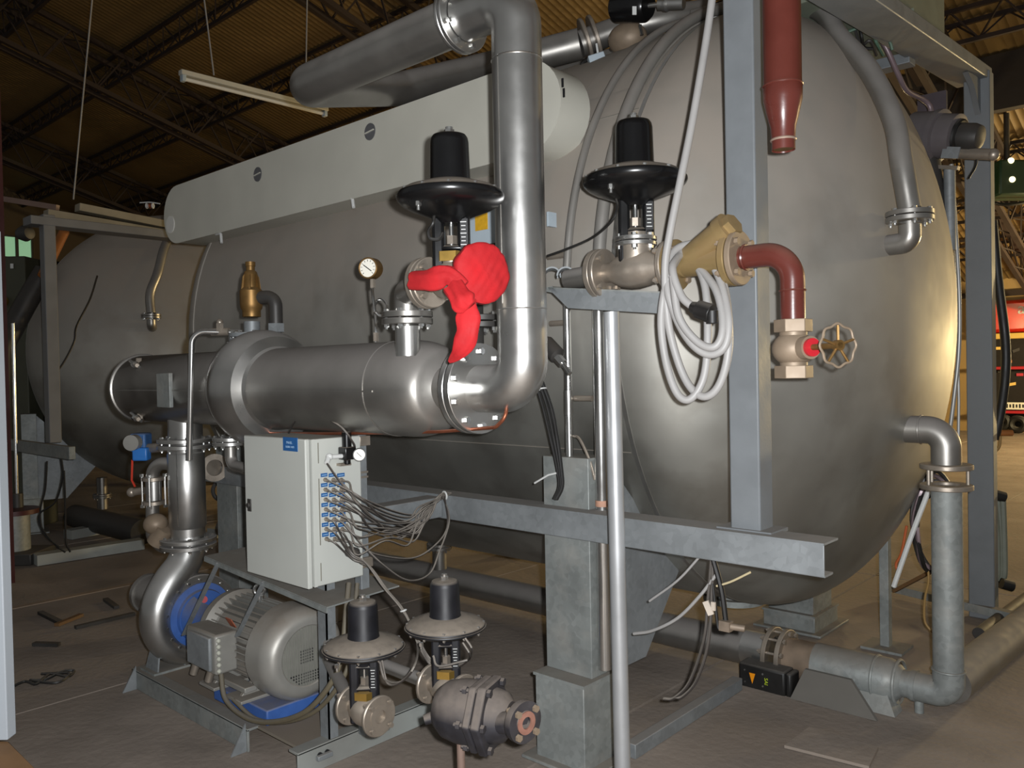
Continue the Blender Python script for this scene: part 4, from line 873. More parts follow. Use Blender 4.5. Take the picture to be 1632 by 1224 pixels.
GX = at(1264, 520, Y=PY).x
t = thing('red_elbow_pipe', 'short oxide red pipe elbow turning down into the dusty gate valve', 'pipe', (GX, PY, sz))
gz = at(1262, 512, Y=PY).z
part('elbow', MB().tube(fil([V((SX1 + 0.015, PY, sz)), V((GX, PY, sz)), V((GX, PY, gz))], 0.105, 14), 0.036, 28), redpipe, t)
for z in (sz - 0.115,): part('weld_bead', MB().torus((GX, PY, z), (0, 0, 1), 0.0365, 0.0035, 28, 6), redpipe, t)
part('weld_bead', MB().torus((SX1 + 0.035, PY, sz), (1, 0, 0), 0.0365, 0.005, 28, 6), redpipe, t)
t = thing('gate_valve', 'dusty bronze globe valve with thin round handwheel hanging below the red elbow', 'valve', (GX, PY, gz))
c = V((GX, PY, at(1262, 556, Y=PY).z))
part('body', MB().sph(c, 0.062, (1, 1, 0.86), 28, 16).cyl(c + V((0, 0, -0.06)), c + V((0, 0, 0.07)), 0.04), castm, t)
for s_ in (-1, 1): part('hex_end', MB().hexn(c + V((0, 0, s_ * 0.05)), c + V((0, 0, s_ * 0.088)), 0.056), castm, t, 0.002)
hd_ = V((0.872, -0.49, 0.02)).normalized()
part('bonnet', MB().cyl(c + hd_ * 0.03, c + hd_ * 0.08, 0.034, n=20), castm, t)
part('red_ring', MB().cyl(c + hd_ * 0.08, c + hd_ * 0.09, 0.027, n=20), redpl, t)
part('stem', MB().cyl(c + hd_ * 0.085, c + hd_ * 0.205, 0.009, n=10), bronze, t)
wc = c + hd_ * 0.195; a_, u_, v_ = frame(hd_)
hw = part('handwheel', MB().tube([wc + (u_ * cos(2 * pi * i / 60) + v_ * sin(2 * pi * i / 60)) * (0.058 + 0.003 * cos(8 * 2 * pi * i / 60)) for i in range(60)], 0.0036, 8, closed=True), castm, t)
part('hub', MB().cyl(wc - hd_ * 0.01, wc + hd_ * 0.01, 0.015, n=14), bronze, hw)
for i in range(5): part('spoke', MB().tube([wc, wc + (u_ * cos(1.2566 * i + 0.3) + v_ * sin(1.2566 * i + 0.3)) * 0.056], 0.004, 6), bronze, hw)
RX = at(1247, 120, Y=PY).x; rz0, rz1 = at(1246, 240, Y=PY).z, at(1247, 137, Y=PY).z
t = thing('red_drop_pipe', 'thick oxide red pipe coming down from above to an open reduced end', 'pipe', (RX, PY, rz0))
h = rz1 - rz0
part('pipe', MB().lathe([(0.030, 0.012), (0.034, 0.0), (0.034, h * 0.13), (0.0365, h * 0.35), (0.044, h * 0.5), (0.0565, h * 0.78), (0.0575, h), (0.0555, h * 1.02), (0.0555, h + 3.5), (0, h + 3.5)], (RX, PY, rz0), (0, 0, 1), 36), redpipe, t)
part('weld_bead', MB().torus((RX, PY, rz1), (0, 0, 1), 0.0565, 0.0035, 36, 6), redpipe, t)
part('weld_bead', MB().torus((RX, PY, rz0 + h * 0.16), (0, 0, 1), 0.0345, 0.004, 36, 6), mat('pale_weld', (150, 130, 116), 0.3, 0.5), t)
part('threaded_plug', MB().cyl((RX, PY, rz0 + 0.004), (RX, PY, rz0 + 0.02), 0.030, n=24), bronze, t)
# grey conduits that come over the tank and run down its side
def wrap_pipe(x, r, rad, zend, m, label, seamh=()):
    a0 = radians(100); RR = R + rad
    pts = [V((x, TY + RR * cos(a), TZ + RR * sin(a))) for a in [a0 + (pi - a0) * i / 28 for i in range(29)]]
    pts += [V((x, TY - RR, TZ - 0.2)), V((x, TY - RR, zend))]
    t = thing('side_pipe', label, 'pipe', (x, TY - RR, zend))
    part('curved_pipe', MB().tube(pts[:29], r, 16), greyc if False else mat('grey_dusty_tube', (138, 135, 130), 0.4, 0.45, 0.08, 6, dust=0.8, dcol=(122, 114, 107)), t)
    part('straight_tube', MB().cyl(pts[28], pts[-1], r, n=20), chrome, t)
    for z in seamh: part('coupling', MB().cyl((x, TY - RR, z - 0.05), (x, TY - RR, z + 0.05), r * 1.12, n=20), steel, t)
    return t
xa = at(908, 700, Y=2.66).x; xb = at(958, 700, Y=2.655).x
wrap_pipe(xa, 0.0165, 0.033, 0.355, chrome, 'thin bright tube curving over the tank and down to the leg, left one', (1.46,))
wrap_pipe(xb, 0.026, 0.036, 0.40, chrome, 'thicker bright tube curving over the tank and down, between thin tube and pole')
p = at(957, 806, Y=2.60); solo('tape_band', MB().ring((xb, TY - R - 0.036, p.z - 0.012), (xb, TY - R - 0.036, p.z + 0.012), 0.0268, 0.0262, 24), tape, 'brown tape band on the thicker bright tube', 'tape')
for px, py, ln in ((888, 408, 0.10), (892, 515, 0.10), (930, 635, 0.09), (890, 462, 0.06)):
    p = at(px, py, Y=2.68); solo('stand_off', MB().cyl(p + V((-ln / 2, 0, 0)), p + V((ln / 2, 0, 0)), 0.012, n=12).cyl(p + V((0, 0, 0)), p + V((0, 0.06, 0)), 0.01, n=10), nickel, {408: 'short dusty stub pipe on the tank above the bracket', 515: 'short stub bracket on the tank just below the shelf bracket', 635: 'small stand-off peg on the tank between the two bright tubes', 462: 'stub pipe end beside the riser behind the bracket point'}[py], 'stub')
p = at(882, 562, Y=2.56)
t = thing('temperature_probe', 'grey probe head with nickel fitting poking from behind the riser', 'probe', p)
q = at(912, 592, Y=2.56)
part('head', MB().lathe([(0, 0), (0.028, 0.0), (0.034, 0.01), (0.034, 0.09), (0.02, 0.1), (0, 0.1)], at(868, 545, Y=2.57), q - at(868, 545, Y=2.57), 20), darksteel, t)
part('fitting', MB().hexn(at(888, 570, Y=2.56), at(897, 580, Y=2.56), 0.02).cyl(at(897, 580, Y=2.56), at(908, 596, Y=2.56), 0.011, n=12), chrome, t)
for i, o in enumerate((0, 7, 13)):
    pts = [at(850 + o * 0.6, 575, Y=2.5), at(852 + o * 0.7, 600, Y=2.5), at(866 + o, 650, Y=2.52), at(878 + o * 0.8, 700, Y=2.54), at(888 + o * 0.5, 745, Y=2.54), at(891 + o * 0.4, 775, Y=2.53), at(883 + o * 0.3, 796, Y=2.51)]
    solo('black_cable', MB().tube(spl(pts, 6), 0.0075, 8), rubber, ['leftmost', 'middle', 'rightmost'][i] + ' of three black cables hanging behind the riser elbow', 'cable', 'cables behind the riser')
p = at(862, 620, Y=2.49); solo('cable_tie', MB().torus(p, (0.2, 0, -1), 0.022, 0.003, 18, 6), white, 'white tie round the black cables hanging behind the riser', 'cable tie')
solo('thin_tube', MB().tube(spl([at(914, 695, Y=2.66), at(924, 700, Y=2.64), at(940, 735, Y=2.64), at(948, 765, Y=2.645)], 6), 0.006, 8), nickel, 'thin bent tube leaning between the bright tubes above the leg', 'tube')
solo('thin_strap', MB().tube([at(852, 770, Y=2.54), at(874, 757, Y=2.53), at(895, 752, Y=2.54)], 0.004, 6), white, 'thin pale strap tied to the black cables above the beam', 'strap')
pts = [at(982, 318, Y=2.28), at(984, 330, Y=2.26), at(975, 352, Y=2.25), at(945, 378, Y=2.3), at(905, 396, Y=2.3), at(872, 408, Y=2.3)]
solo('air_tube', MB().tube(spl(pts, 8), 0.0045, 8), rubber, 'black air tube swinging from the right valve towards the riser', 'tube', loc=pts[0])
pts = [at(692, 345, Y=1.70), at(690, 356, Y=1.69), at(683, 368, Y=1.69), at(686, 380, Y=1.70), at(700, 381, Y=1.72), at(706, 372, Y=1.74)]
solo('air_tube', MB().tube(spl(pts, 8), 0.005, 8), rubber, 'short black air tube loop at the left upper valve', 'tube', loc=pts[0])

# coil of grey cable hung over the strainer
def cpt(x, y, dy): return at(x, y, Y=PY - dy)
pts = [at(1140, -40, Y=2.5), at(1126, 60, Y=2.45), at(1104, 190, Y=2.38), cpt(1084, 290, 0.08), cpt(1068, 370, 0.11), cpt(1060, 430, 0.12), cpt(1066, 520, 0.11), cpt(1090, 600, 0.10), cpt(1120, 632, 0.10), cpt(1148, 610, 0.09), cpt(1162, 540, 0.08), cpt(1150, 440, 0.02), cpt(1115, 392, -0.02), cpt(1075, 400, 0.05), cpt(1063, 450, 0.115), cpt(1075, 500, 0.12), cpt(1100, 545, 0.12), cpt(1130, 565, 0.11), cpt(1156, 550, 0.10), cpt(1160, 500, 0.08), cpt(1140, 430, 0.02), cpt(1100, 396, -0.01), cpt(1070, 430, 0.10), cpt(1054, 500, 0.12), cpt(1060, 570, 0.12), cpt(1078, 625, 0.12), cpt(1100, 636, 0.11), cpt(1122, 600, 0.09), cpt(1128, 530, 0.08), cpt(1122, 450, 0.04), cpt(1095, 405, 0.0), cpt(1072, 425, 0.12), cpt(1085, 470, 0.14), cpt(1105, 490, 0.14)]
t = thing('grey_cable', 'coiled thick grey cable hung over the brass strainer, plug dangling', 'cable', cpt(1064, 430, 0.12))
part('cable', MB().tube(spl(pts, 8), 0.0155 * 0.82, 12), greyc, t)
pts2 = [cpt(1072, 440, 0.135), cpt(1082, 505, 0.14), cpt(1112, 545, 0.13), cpt(1140, 552, 0.12), cpt(1152, 520, 0.1), cpt(1140, 460, 0.06), cpt(1100, 412, 0.0)]
part('inner_loop', MB().tube(spl(pts2, 8), 0.0125, 12), greyc, t)
q0, q1 = cpt(1102, 489, 0.14), cpt(1135, 500, 0.14)
part('plug', MB().cyl(q0, q0 + (q1 - q0) * 0.3, 0.017, 0.022, n=14).cyl(q0 + (q1 - q0) * 0.3, q1, 0.028, 0.03, n=10).cyl(q1 + V((0, 0, 0.01)), q1 + V((0, 0, -0.03)), 0.018, n=10), rubber, t, 0.002)

# steam trap on the low pipe line
c = at(740, 1133, Y=1.80)
t = thing('steam_trap', 'round dusty black float steam trap in front of the low valve pair', 'steam trap', c)
part('float_body', MB().lathe([(0, -0.105), (0.035, -0.10), (0.065, -0.085), (0.088, -0.055), (0.098, -0.01), (0.10, 0.035), (0.10, 0.05)], c, (0.85, 0.3, 0), 32), castblack, t)
ax_ = V((0.85, 0.3, 0)).normalized()
cv = part('cover_ring', MB().hexn(c + ax_ * 0.075, c + ax_ * 0.105, 0.122).hexn(c + ax_ * 0.045, c + ax_ * 0.07, 0.118), castblack, t, 0.006)
bolts(cv, c + ax_ * 0.072, ax_, 0.102, 6, 0.013, 0.07, castblack, a0=0.0)
part('rear_block', MB().lathe([(0.085, 0.1), (0.075, 0.14), (0.05, 0.16), (0, 0.16)], c, ax_, 24), castblack, t)
part('lug', MB().cyl(c + V((-0.075, -0.05, -0.02)), c + V((-0.10, -0.08, -0.03)), 0.02, 0.016, n=12), castblack, t)
fcn = at(832, 1149, Y=1.80)
part('outlet_pipe', MB().cyl(c + ax_ * 0.1 + V((0, -0.02, -0.02)), fcn, 0.032, n=20), castblack, t)
fo = part('outlet_flange', MB().lathe([(0.0, -0.01), (0.06, -0.01), (0.062, -0.005), (0.062, 0.016), (0.035, 0.016), (0.033, 0.02), (0.02, 0.02), (0.02, 0.004), (0, 0.004)], fcn, (1, -0.12, 0), 32), castblack, t)
part('rusty_face', MB().ring(fcn + V((0.0165, -0.002, 0)), fcn + V((0.022, -0.0026, 0)), 0.034, 0.018, 24), mat('rusty_face', (132, 92, 78), 0, 0.8, 0.2, 30), fo)
bolts(fo, fcn + V((0.006, 0, 0)), (1, -0.12, 0), 0.048, 4, 0.011, 0.026, castm)
part('drain_leg', MB().cyl((c.x - 0.02, c.y, 0), (c.x - 0.02, c.y, c.z - 0.08), 0.013, n=14), mat('dusty_brown_pipe', (120, 100, 90), 0.2, 0.6, 0.15, 12), t)
t = thing('condensate_pipe', 'horizontal pipe from the skid post to the low right diaphragm valve', 'pipe', B4)
part('pipe', MB().cyl((-2.86, 1.97, B4.z), (B4.x - 0.08, B4.y, B4.z), 0.024, n=18), steel2, t)
part('front_pipe', MB().cyl((-2.86, 1.97, B3.z - 0.0), (B3.x - 0.075, B3.y, B3.z), 0.024, n=18), steel2, t)
part('link', MB().cyl((B4.x + 0.085, B4.y, B4.z), c + ax_ * -0.02 + V((0, 0.05, 0)), 0.026, n=16), castblack, t)

# ------------------------------------------------------------------ drain line at the right
DYY = 4.0; LZ_ = at(1512, 1105, Y=DYY).z
dpx = at(1512, 1105, Y=DYY).x
hx = lambda px, py: at(px, py, Y=DYY).x
t = thing('drain_standpipe', 'galvanised standpipe with open flange gap right of the tank head', 'pipe', (dpx, DYY, 0))
ztop = at(1508, 776, Y=DYY).z; zup = at(1508, 743, Y=DYY).z
part('standpipe', MB().cyl((dpx, DYY, LZ_ + 0.10), (dpx, DYY, ztop), 0.0635, n=32), galv2, t)
part('floor_elbow', MB().tube(fil([V((dpx, DYY, LZ_ + 0.11)), V((dpx, DYY, LZ_)), V((dpx - 0.16, DYY, LZ_))], 0.1, 12), 0.066, 28), galv2, t)
part('weld_ring', MB().torus((dpx, DYY, LZ_ + 0.105), (0, 0, 1), 0.065, 0.006, 28, 8), galv2, t)
part('flange', MB().ring((dpx, DYY, ztop - 0.01), (dpx, DYY, ztop + 0.012), 0.108, 0.06, 40, 0.003), nickel, t)
part('flange', MB().ring((dpx, DYY, zup - 0.012), (dpx, DYY, zup + 0.01), 0.108, 0.06, 40, 0.003), nickel, t)
for a in (0.4, 2.6, 4.0): part('spacer_bolt', MB().cyl((dpx + 0.085 * cos(a), DYY + 0.085 * sin(a), ztop), (dpx + 0.085 * cos(a), DYY + 0.085 * sin(a), zup), 0.008, n=8), nickel, t)
hzz = at(1450, 684, Y=DYY).z
part('upper_elbow', MB().tube(fil([V((dpx, DYY, zup)), V((dpx, DYY, hzz)), V((head_x(DYY, hzz) - 0.05, DYY, hzz))], 0.17, 14), 0.062, 30), steel2, t)
part('end_collar', MB().torus((head_x(DYY, hzz) + 0.05, DYY, hzz), (1, 0, 0), 0.063, 0.004, 30, 8), steel2, t)
t = thing('floor_pipe', 'big dusty horizontal drain pipe along the floor under the tank', 'pipe', (-2.5, DYY, LZ_))
x0_, x1_, x2_, x3_, x4_ = hx(1440, 1090), hx(1405, 1080), hx(1302, 1060), hx(1245, 1050), hx(1190, 1035)
part('small_pipe', MB().lathe([(0.062, 0), (0.062, dpx - 0.15 - x0_), (0.07, dpx - 0.15 - x0_), (0.07, dpx - 0.13 - x0_), (0, dpx - 0.13 - x0_)], (x0_, DYY, LZ_), (1, 0, 0), 32), galv2, t)
part('reducer', MB().lathe([(0.062, 0), (0.09, -0.03), (0.1, -0.06), (0.1, x2_ - x0_)], (x0_, DYY, LZ_), (1, 0, 0), 36), galv2, t)
for x in (x0_ - 0.02, x1_ - 0.02): part('band', MB().torus((x, DYY, LZ_), (1, 0, 0), 0.098, 0.008, 36, 8), galv2, t)
part('coupling', MB().cyl((x2_, DYY, LZ_), (x3_ + 0.02, DYY, LZ_), 0.095, n=32), mat('dusty_coupling', (120, 104, 88), 0.1, 0.7, 0.2, 12), t)
for x in (x3_ + 0.03, x3_ - 0.04):
    f = part('flange', MB().ring((x - 0.012, DYY, LZ_), (x + 0.012, DYY, LZ_), 0.135, 0.09, 36, 0.003), nickel, t)
bolts(t, (x3_ - 0.005, DYY, LZ_), (1, 0, 0), 0.115, 10, 0.013, 0.10, nickel)
part('bright_sleeve', MB().cyl((x3_ - 0.05, DYY, LZ_), (x4_, DYY, LZ_), 0.09, n=36), steel, t)
part('long_pipe', MB().cyl((x4_, DYY, LZ_), (-7.5, DYY, LZ_), 0.088, n=36), steel2, t)
for x in (-1.45,): part('support_plate', MB().prism([(x, DYY - 0.12, 0.12), (x + 0.15, DYY - 0.22, 0), (x - 0.25, DYY - 0.22, 0), (x - 0.22, DYY - 0.12, 0.12)], (0, 0.02, 0)), mat('dark_grey_plate', (88, 86, 80), 0.1, 0.7, 0.15, 6, dust=0.6), t)  # support plate in one even dark grey, dusty on top
p = at(1465, 1135, Y=DYY - 0.0); part('prop_leg', MB().cyl((p.x, DYY, 0.0), (p.x, DYY, LZ_ - 0.04), 0.02, n=14), galv2, t)
part('saddle', MB().prism([(x1_ - 0.12, DYY - 0.13, 0.0), (x1_ + 0.1, DYY - 0.13, 0.0), (x1_ + 0.02, DYY - 0.05, 0.13), (x1_ - 0.08, DYY - 0.05, 0.13)], (0, 0.1, 0)), galv2, t)
a = at(1178, 1062, Y=3.8); c = at(1262, 1105, Y=3.8); zc_ = at(1220, 1084, Y=3.8).z
t = thing('valve_actuator', 'black box actuator with orange triangle on the floor pipe valve', 'actuator', ((a.x + c.x) / 2, 3.95, zc_))
part('housing', MB().ab((a.x, 3.79, zc_ - 0.062), (c.x - 0.03, 3.9, zc_ + 0.062)), rubber, t, 0.012)
part('cap', MB().ab((c.x - 0.032, 3.795, zc_ - 0.058), (c.x, 3.895, zc_ + 0.058)), rubber, t, 0.012)
cx_ = a.x + 0.075; part('orange_triangle', MB().prism([(cx_ - 0.016, 3.7885, zc_ + 0.022), (cx_ + 0.016, 3.7885, zc_ + 0.022), (cx_, 3.7885, zc_ - 0.03)], (0, 0.002, 0)), orangel, t)
text('SAI', (cx_ + 0.073, 3.7875, zc_ - 0.002), (0, 0, -1), (1, 0, 0), 0.026, limep, t)
b = MB()
for dx_ in (-0.04, 0.055): 
    for dz in (-0.03, 0.03): b.cyl((cx_ + dx_, 3.7875, zc_ + dz), (cx_ + dx_, 3.792, zc_ + dz), 0.0045, n=8)
part('screw', b, chrome, t)
t2 = part('drive_neck', MB().cyl(((a.x + c.x) / 2 + 0.02, 3.89, zc_), ((a.x + c.x) / 2 + 0.04, 3.95, zc_), 0.03, n=16), nickel, t)
a, c = at(1005, 1208, Z=0), at(1176, 1098, Z=0)
solo('floor_channel', MB().bar(a + V((0, 0, 0.03)), c + V((0, 0, 0.03)), 0.05, 0.06), galv, 'pale galvanised floor channel running from the leg base towards the black actuator', 'channel', bev=0.003)
for i, (p_, q_, r_) in enumerate((((1515, 1090), (1660, 975), 0.09), ((1560, 1010), (1660, 935), 0.035))):
    a, c = at(*p_, Z=r_), at(*q_, Z=r_); d_ = (c - a).normalized()
    solo('floor_pipe', MB().cyl(a, a + d_ * 3.5, r_, n=28), steel2 if i == 0 else darksteel, ('thick dusty pipe lying on the floor right of the standpipe', 'thin dark pipe lying behind the thick floor pipe at far right')[i], 'pipe')
# cables dangling below the beam
def cab_(pts, r, m, label, Y=2.62, name='loose_cable', cat='cable', grp=None):
    P = [at(x, y, Y=Y + (q[0] if q else 0)) for x, y, *q in pts]
    return solo(name, MB().tube(spl(P, 6), r, 8), m, label, cat, grp, loc=P[0])
cab_([(1134, 890), (1128, 960), (1122, 1020), (1100, 1085), (1075, 1112), (1058, 1114)], 0.006, tubem, 'longer left one of two black cables hanging below the beam to the floor')
cab_([(1136, 890), (1134, 960), (1128, 1030), (1110, 1085), (1088, 1110), (1076, 1112)], 0.006, tubem, 'right one of two black cables hanging below the beam to the floor')
cab_([(1117, 885), (1080, 925), (1035, 958)], 0.0045, greyc, 'short pale wire slanting left from under the beam')
cab_([(1142, 915), (1115, 950), (1080, 985), (1040, 1005), (1010, 1010)], 0.006, greyc, 'grey cable sagging left below the beam behind the pole')
cab_([(1137, 892), (1150, 940), (1157, 990)], 0.010, rubber, 'thick black lead dropping from the beam to a connector')
cab_([(1136, 930), (1142, 980), (1146, 1002), (1156, 1002)], 0.006, rubber, 'thin black lead hooking under the hanging connector')
cab_([(1142, 934), (1165, 927), (1196, 912)], 0.004, mat('cream_wire', (190, 176, 140), 0, 0.5), 'cream wire end sticking out right below the beam')
p = at(1157, 997, Y=2.61); solo('connector', MB().box(p, (0.04, 0.03, 0.035)).cyl(p + V((0.01, 0, 0)), p + V((0.06, 0.02, -0.004)), 0.012, n=10), mat('dusty_metal', (124, 110, 96), 0.3, 0.6, 0.2, 20), 'small dusty connector hanging on the black lead below the beam', 'connector')
p = at(1129, 969, Y=2.61); solo('tape_flag', MB().box(p, (0.022, 0.008, 0.05), (0.9, 0.2, 0.4)).box(p + V((0.02, 0, 0.01)), (0.015, 0.008, 0.03)), mat('pale_tape', (186, 174, 160), 0, 0.7), 'pale tape flag round the hanging black cables', 'tape')
p = at(1170, 947, Y=4.0); solo('bottom_flange', MB().ring(p + V((0, 0, -0.03)), p + V((0, 0, 0.0)), 0.16, 0.03, 32).cyl(p + V((0, 0, -0.01)), p + V((0, 0, 0.1)), 0.12, n=28), galv2, 'round flange plate under the tank belly above the floor pipe', 'flange')

# ------------------------------------------------------------------ upper right: transmitter, tubes, frame top
t = thing('transmitter', 'grey cylindrical transmitter head mounted beside the far frame post', 'transmitter', at(1500, 220, Y=5.2))
c = at(1456, 216, Y=5.0); ax_ = (at(1545, 218, Y=4.95) - c).normalized()
part('drum', MB().lathe([(r_ * 0.8, h * 0.95) for r_, h in [(0, 0), (0.16, 0.0), (0.165, 0.13), (0.178, 0.135), (0.178, 0.165), (0.15, 0.17), (0.148, 0.26), (0.115, 0.265), (0, 0.265)]], c, ax_, 36), mat('transmitter_grey', (104, 98, 100), 0.3, 0.45, 0.08, 8, dust=0.4), t)
part('ring', MB().torus(c + ax_ * 0.255, ax_, 0.08, 0.015, 28, 8), rubber, t)
part('front_cap', MB().lathe([(0.072, 0.245), (0.072, 0.33), (0.06, 0.365), (0.03, 0.375), (0, 0.375)], c, ax_, 28), darksteel, t)
q = c + ax_ * 0.36 + V((0, 0, -0.09)); part('side_stem', MB().cyl(q - ax_ * 0.1, q + ax_ * 0.06, 0.03, n=16).sph(q + ax_ * 0.07, 0.032, n=12, m=8), nickel, t)
q = c + ax_ * 0.2 + V((0, 0, -0.17)); part('name_plate', MB().box(q + V((0.03, -0.09, 0.06)), (0.09, 0.01, 0.06), ax_), galv, t); part('clamp_bar', MB().bar(q - ax_ * 0.08, q + ax_ * 0.05, 0.03, 0.02), nickel, t)
part('lower_drum', MB().cyl(c + ax_ * 0.05 + V((0, 0, -0.14)), c + ax_ * 0.12 + V((0.0, 0.02, -0.45)), 0.09, 0.06, n=24), darksteel, t)
p = at(1513, 268, Y=5.0); part('support_tube', MB().cyl(p, p + V((0.0, 0, -0.45)), 0.03, n=14), galv, t)
part('wire_loop', MB().tube(spl([at(1555, 240, Y=4.95), at(1556, 262, Y=4.95), at(1544, 284, Y=5.0)], 6), 0.006, 6), rubber, t)
solo('lifting_lug', MB().ab(at(1462, 172, Y=5.4) + V((0, 0, -0.12)), at(1462, 172, Y=5.4) + V((0.16, 0.03, 0.07))), mat('dark_plum_paint', (70, 62, 68), 0.1, 0.5), 'dark purple-grey plate behind the transmitter head', 'plate')
P = [at(1384, 40, Y=4.6), at(1410, 72, Y=4.6), at(1432, 120, Y=4.7), at(1446, 145, Y=4.8), at(1470, 158, Y=4.95), at(1482, 170, Y=5.0), at(1483, 190, Y=5.0)]
solo('thin_conduit', MB().tube(spl(P, 6), 0.014, 10), mat('plum_conduit', (120, 104, 108), 0.3, 0.4), 'thin plum grey conduit bending down to the transmitter head', 'conduit', loc=P[0])
P = [at(1516, 262, Y=5.3), at(1524, 380, Y=5.3), at(1529, 480, Y=5.3), at(1528, 560, Y=5.3), at(1521, 630, Y=5.3), at(1512, 700, Y=5.3)]
solo('sample_tube', MB().tube(spl(P, 6), 0.012, 10), mat('pale_tube', (172, 172, 170), 0.5, 0.4), 'long pale thin tube following the right edge of the tank head', 'tube', loc=P[0])
P = [at(1520, 300, Y=5.5), at(1528, 640, Y=5.5), at(1527, 720, Y=5.5)]
solo('sample_tube', MB().tube(P, 0.009, 8), mat('pale_tube', (172, 172, 170)), 'straight thin tube between the tank head and far post', 'tube', loc=P[0])
for k, (px, y0_, y1_) in enumerate(((1508, 285, 370), (1499, 300, 350))):
    solo('plum_rod', MB().cyl(at(px, y0_, Y=5.2), at(px + 6, y1_, Y=5.2), 0.016, n=10), mat('plum_conduit', (120, 104, 108)), ('lower end of a plum rod just under the transmitter head', 'second thinner plum rod nearer the tank edge under the transmitter')[k], 'rod')
c = at(1455, 20, X=-1.36)
t = thing('frame_top_box', 'grey-green sheet box sitting on top of the frame beam', 'box', (-1.42, c.y, 3.3))
a, d_ = at(1392, 40, X=-1.30), at(1512, 40, X=-1.30)
part('shell', MB().ab((-1.75, a.y, 3.30), (-1.32, d_.y, 3.85)), greenbox, t, 0.006)
part('edge_angle', MB().ab((-1.32, a.y, 3.30), (-1.30, a.y + 0.05, 3.85)), greenbox, t)
part('edge_angle', MB().ab((-1.32, (a.y + d_.y) / 2, 3.32), (-1.305, d_.y, 3.36)), greenbox, t)
p = at(1362, 34, Y=4.3)
t = thing('cable_bundle', 'dark bundle of wires under the frame beam beside the vent pipe', 'cable', p)
for k in range(6):
    P = [p + V((rng.uniform(-.06, .06), rng.uniform(-.05, .05), rng.uniform(-.05, .05))) + V((0.03, 0.05, -0.04)) * j for j in range(4)]
    part('wire', MB().tube(spl(P, 5), 0.008, 6), (rubber, darksteel, mat('green_wire', (70, 96, 80), 0, 0.5))[k % 3], t)
# pipework on the tank top left of the post
t = thing('top_actuator', 'black cylindrical actuator on the pipework over the tank top', 'actuator', at(1012, 12, Y=3.5))
a, c = at(984, 12, Y=3.5), at(1028, 10, Y=3.5); 
part('drum', MB().lathe([(0, -0.01), (0.065, -0.01), (0.075, 0.0), (0.075, (c - a).length), (0.06, (c - a).length + 0.02), (0, (c - a).length + 0.02)], a, c - a, 28), black, t)
part('white_tag', MB().box(at(1011, 17, Y=3.42), (0.02, 0.006, 0.04), RT), white, t)
e_ = at(1090, 5, Y=3.55)
part('rod', MB().cyl(c, at(1052, 7, Y=3.52), 0.012, n=10), chrome, t)
part('sleeve', MB().cyl(at(1050, 7, Y=3.52), e_, 0.03, n=20).ring(at(1060, 7, Y=3.52), at(1064, 7, Y=3.52), 0.034, 0.02), steel, t)
t = thing('top_pipework', 'dusty flanged pipe and valve continuing the overhead pipe across the tank top', 'pipe', e4)
P = [e4, at(985, 48, Y=3.75), at(1060, 30, Y=3.9), at(1130, 20, Y=4.1)]
part('pipe', MB().tube(spl([e4 + (e4 - P[1]).normalized() * 0.0] + P[1:], 6), 0.07, 24), steel2, t)
dd = (P[1] - e4).normalized()
for k in (0.02, 0.07): part('flange', MB().ring(e4 + dd * k, e4 + dd * (k + 0.02), 0.125, 0.06, 36, 0.003), nickel, t)
q = at(1000, 62, Y=3.65); part('valve_body', MB().sph(q, 0.09, (1.2, 1, 0.9), 20, 12), castm, t); part('clamp_bolt', MB().cyl(at(1020, 40, Y=3.6), at(1023, 56, Y=3.6), 0.01, n=8), chrome, t)
q = at(1105, 38, Y=3.85); part('rear_fitting', MB().cyl(q, q + V((0.3, 0.1, 0.02)), 0.07, n=20), steel, t)
q = at(951, 95, Y=3.45)
t = thing('small_white_box', 'small pale plastic junction box under the overhead pipe, near the duct end', 'box', q)
part('box', MB().box(q, (0.085, 0.05, 0.05), RT * 0.93 + UP * 0.3), paleblue, t, 0.005)
part('rod', MB().cyl(q + V((0, 0, 0.08)), q + V((0.03, 0, -0.10)), 0.006, n=8), white, t)
part('black_leads', MB().tube(spl([q + V((-0.03, 0, 0.02)), q + V((-0.09, 0, 0.0)), q + V((-0.10, 0, -0.07))], 5), 0.014, 8), rubber, t)
q = at(935, 132, Y=3.2); solo('side_nozzle', MB().cyl(q + V((-0.15, 0.15, 0.05)), q + V((0.06, 0.02, -0.03)), 0.04, n=18), steel2, 'short dusty nozzle sticking out behind the duct end', 'nozzle')

# cables and hoses around the far post
def rope(name, pts, r, m, label, Y, cat='cable', grp=None, n=8):
    P = [at(x, y, Y=Y) for x, y in pts]; return solo(name, MB().tube(spl(P, 6), r, n), m, label, cat, grp, loc=P[0])
rope('black_cable', [(1582, 352), (1590, 440), (1602, 540), (1602, 600), (1594, 660), (1585, 700)], 0.028, rubber, 'thick black cable bowing out to the right of the far post', 5.9, n=12)
for k, (x0_, x1_) in enumerate(((1584, 1590), (1590, 1597), (1597, 1600))):
    rope('hose', [(x0_, 790), (x1_ - 1, 850), (x1_, 910), (x1_ - 4, 925)], 0.022, mat('faded_hose', (112, 116, 104), 0, 0.6, 0.1, 12), ('left', 'middle', 'right')[k] + ' one of three faded hoses hanging at the foot of the far post', 5.9, 'hose', 'hoses at the far post')
for k, (px, py) in enumerate(((1590, 790), (1603, 932))):
    c = at(px, py, Y=5.88); solo('rubber_plug', MB().cyl(c - RT * 0.03 + V((0, 0, 0.01)), c + RT * 0.04 - V((0, 0, 0.01)), 0.034, n=14), rubber, ('black plug end at the top of the faded hoses', 'black plug end near the floor below the faded hoses')[k], 'plug')
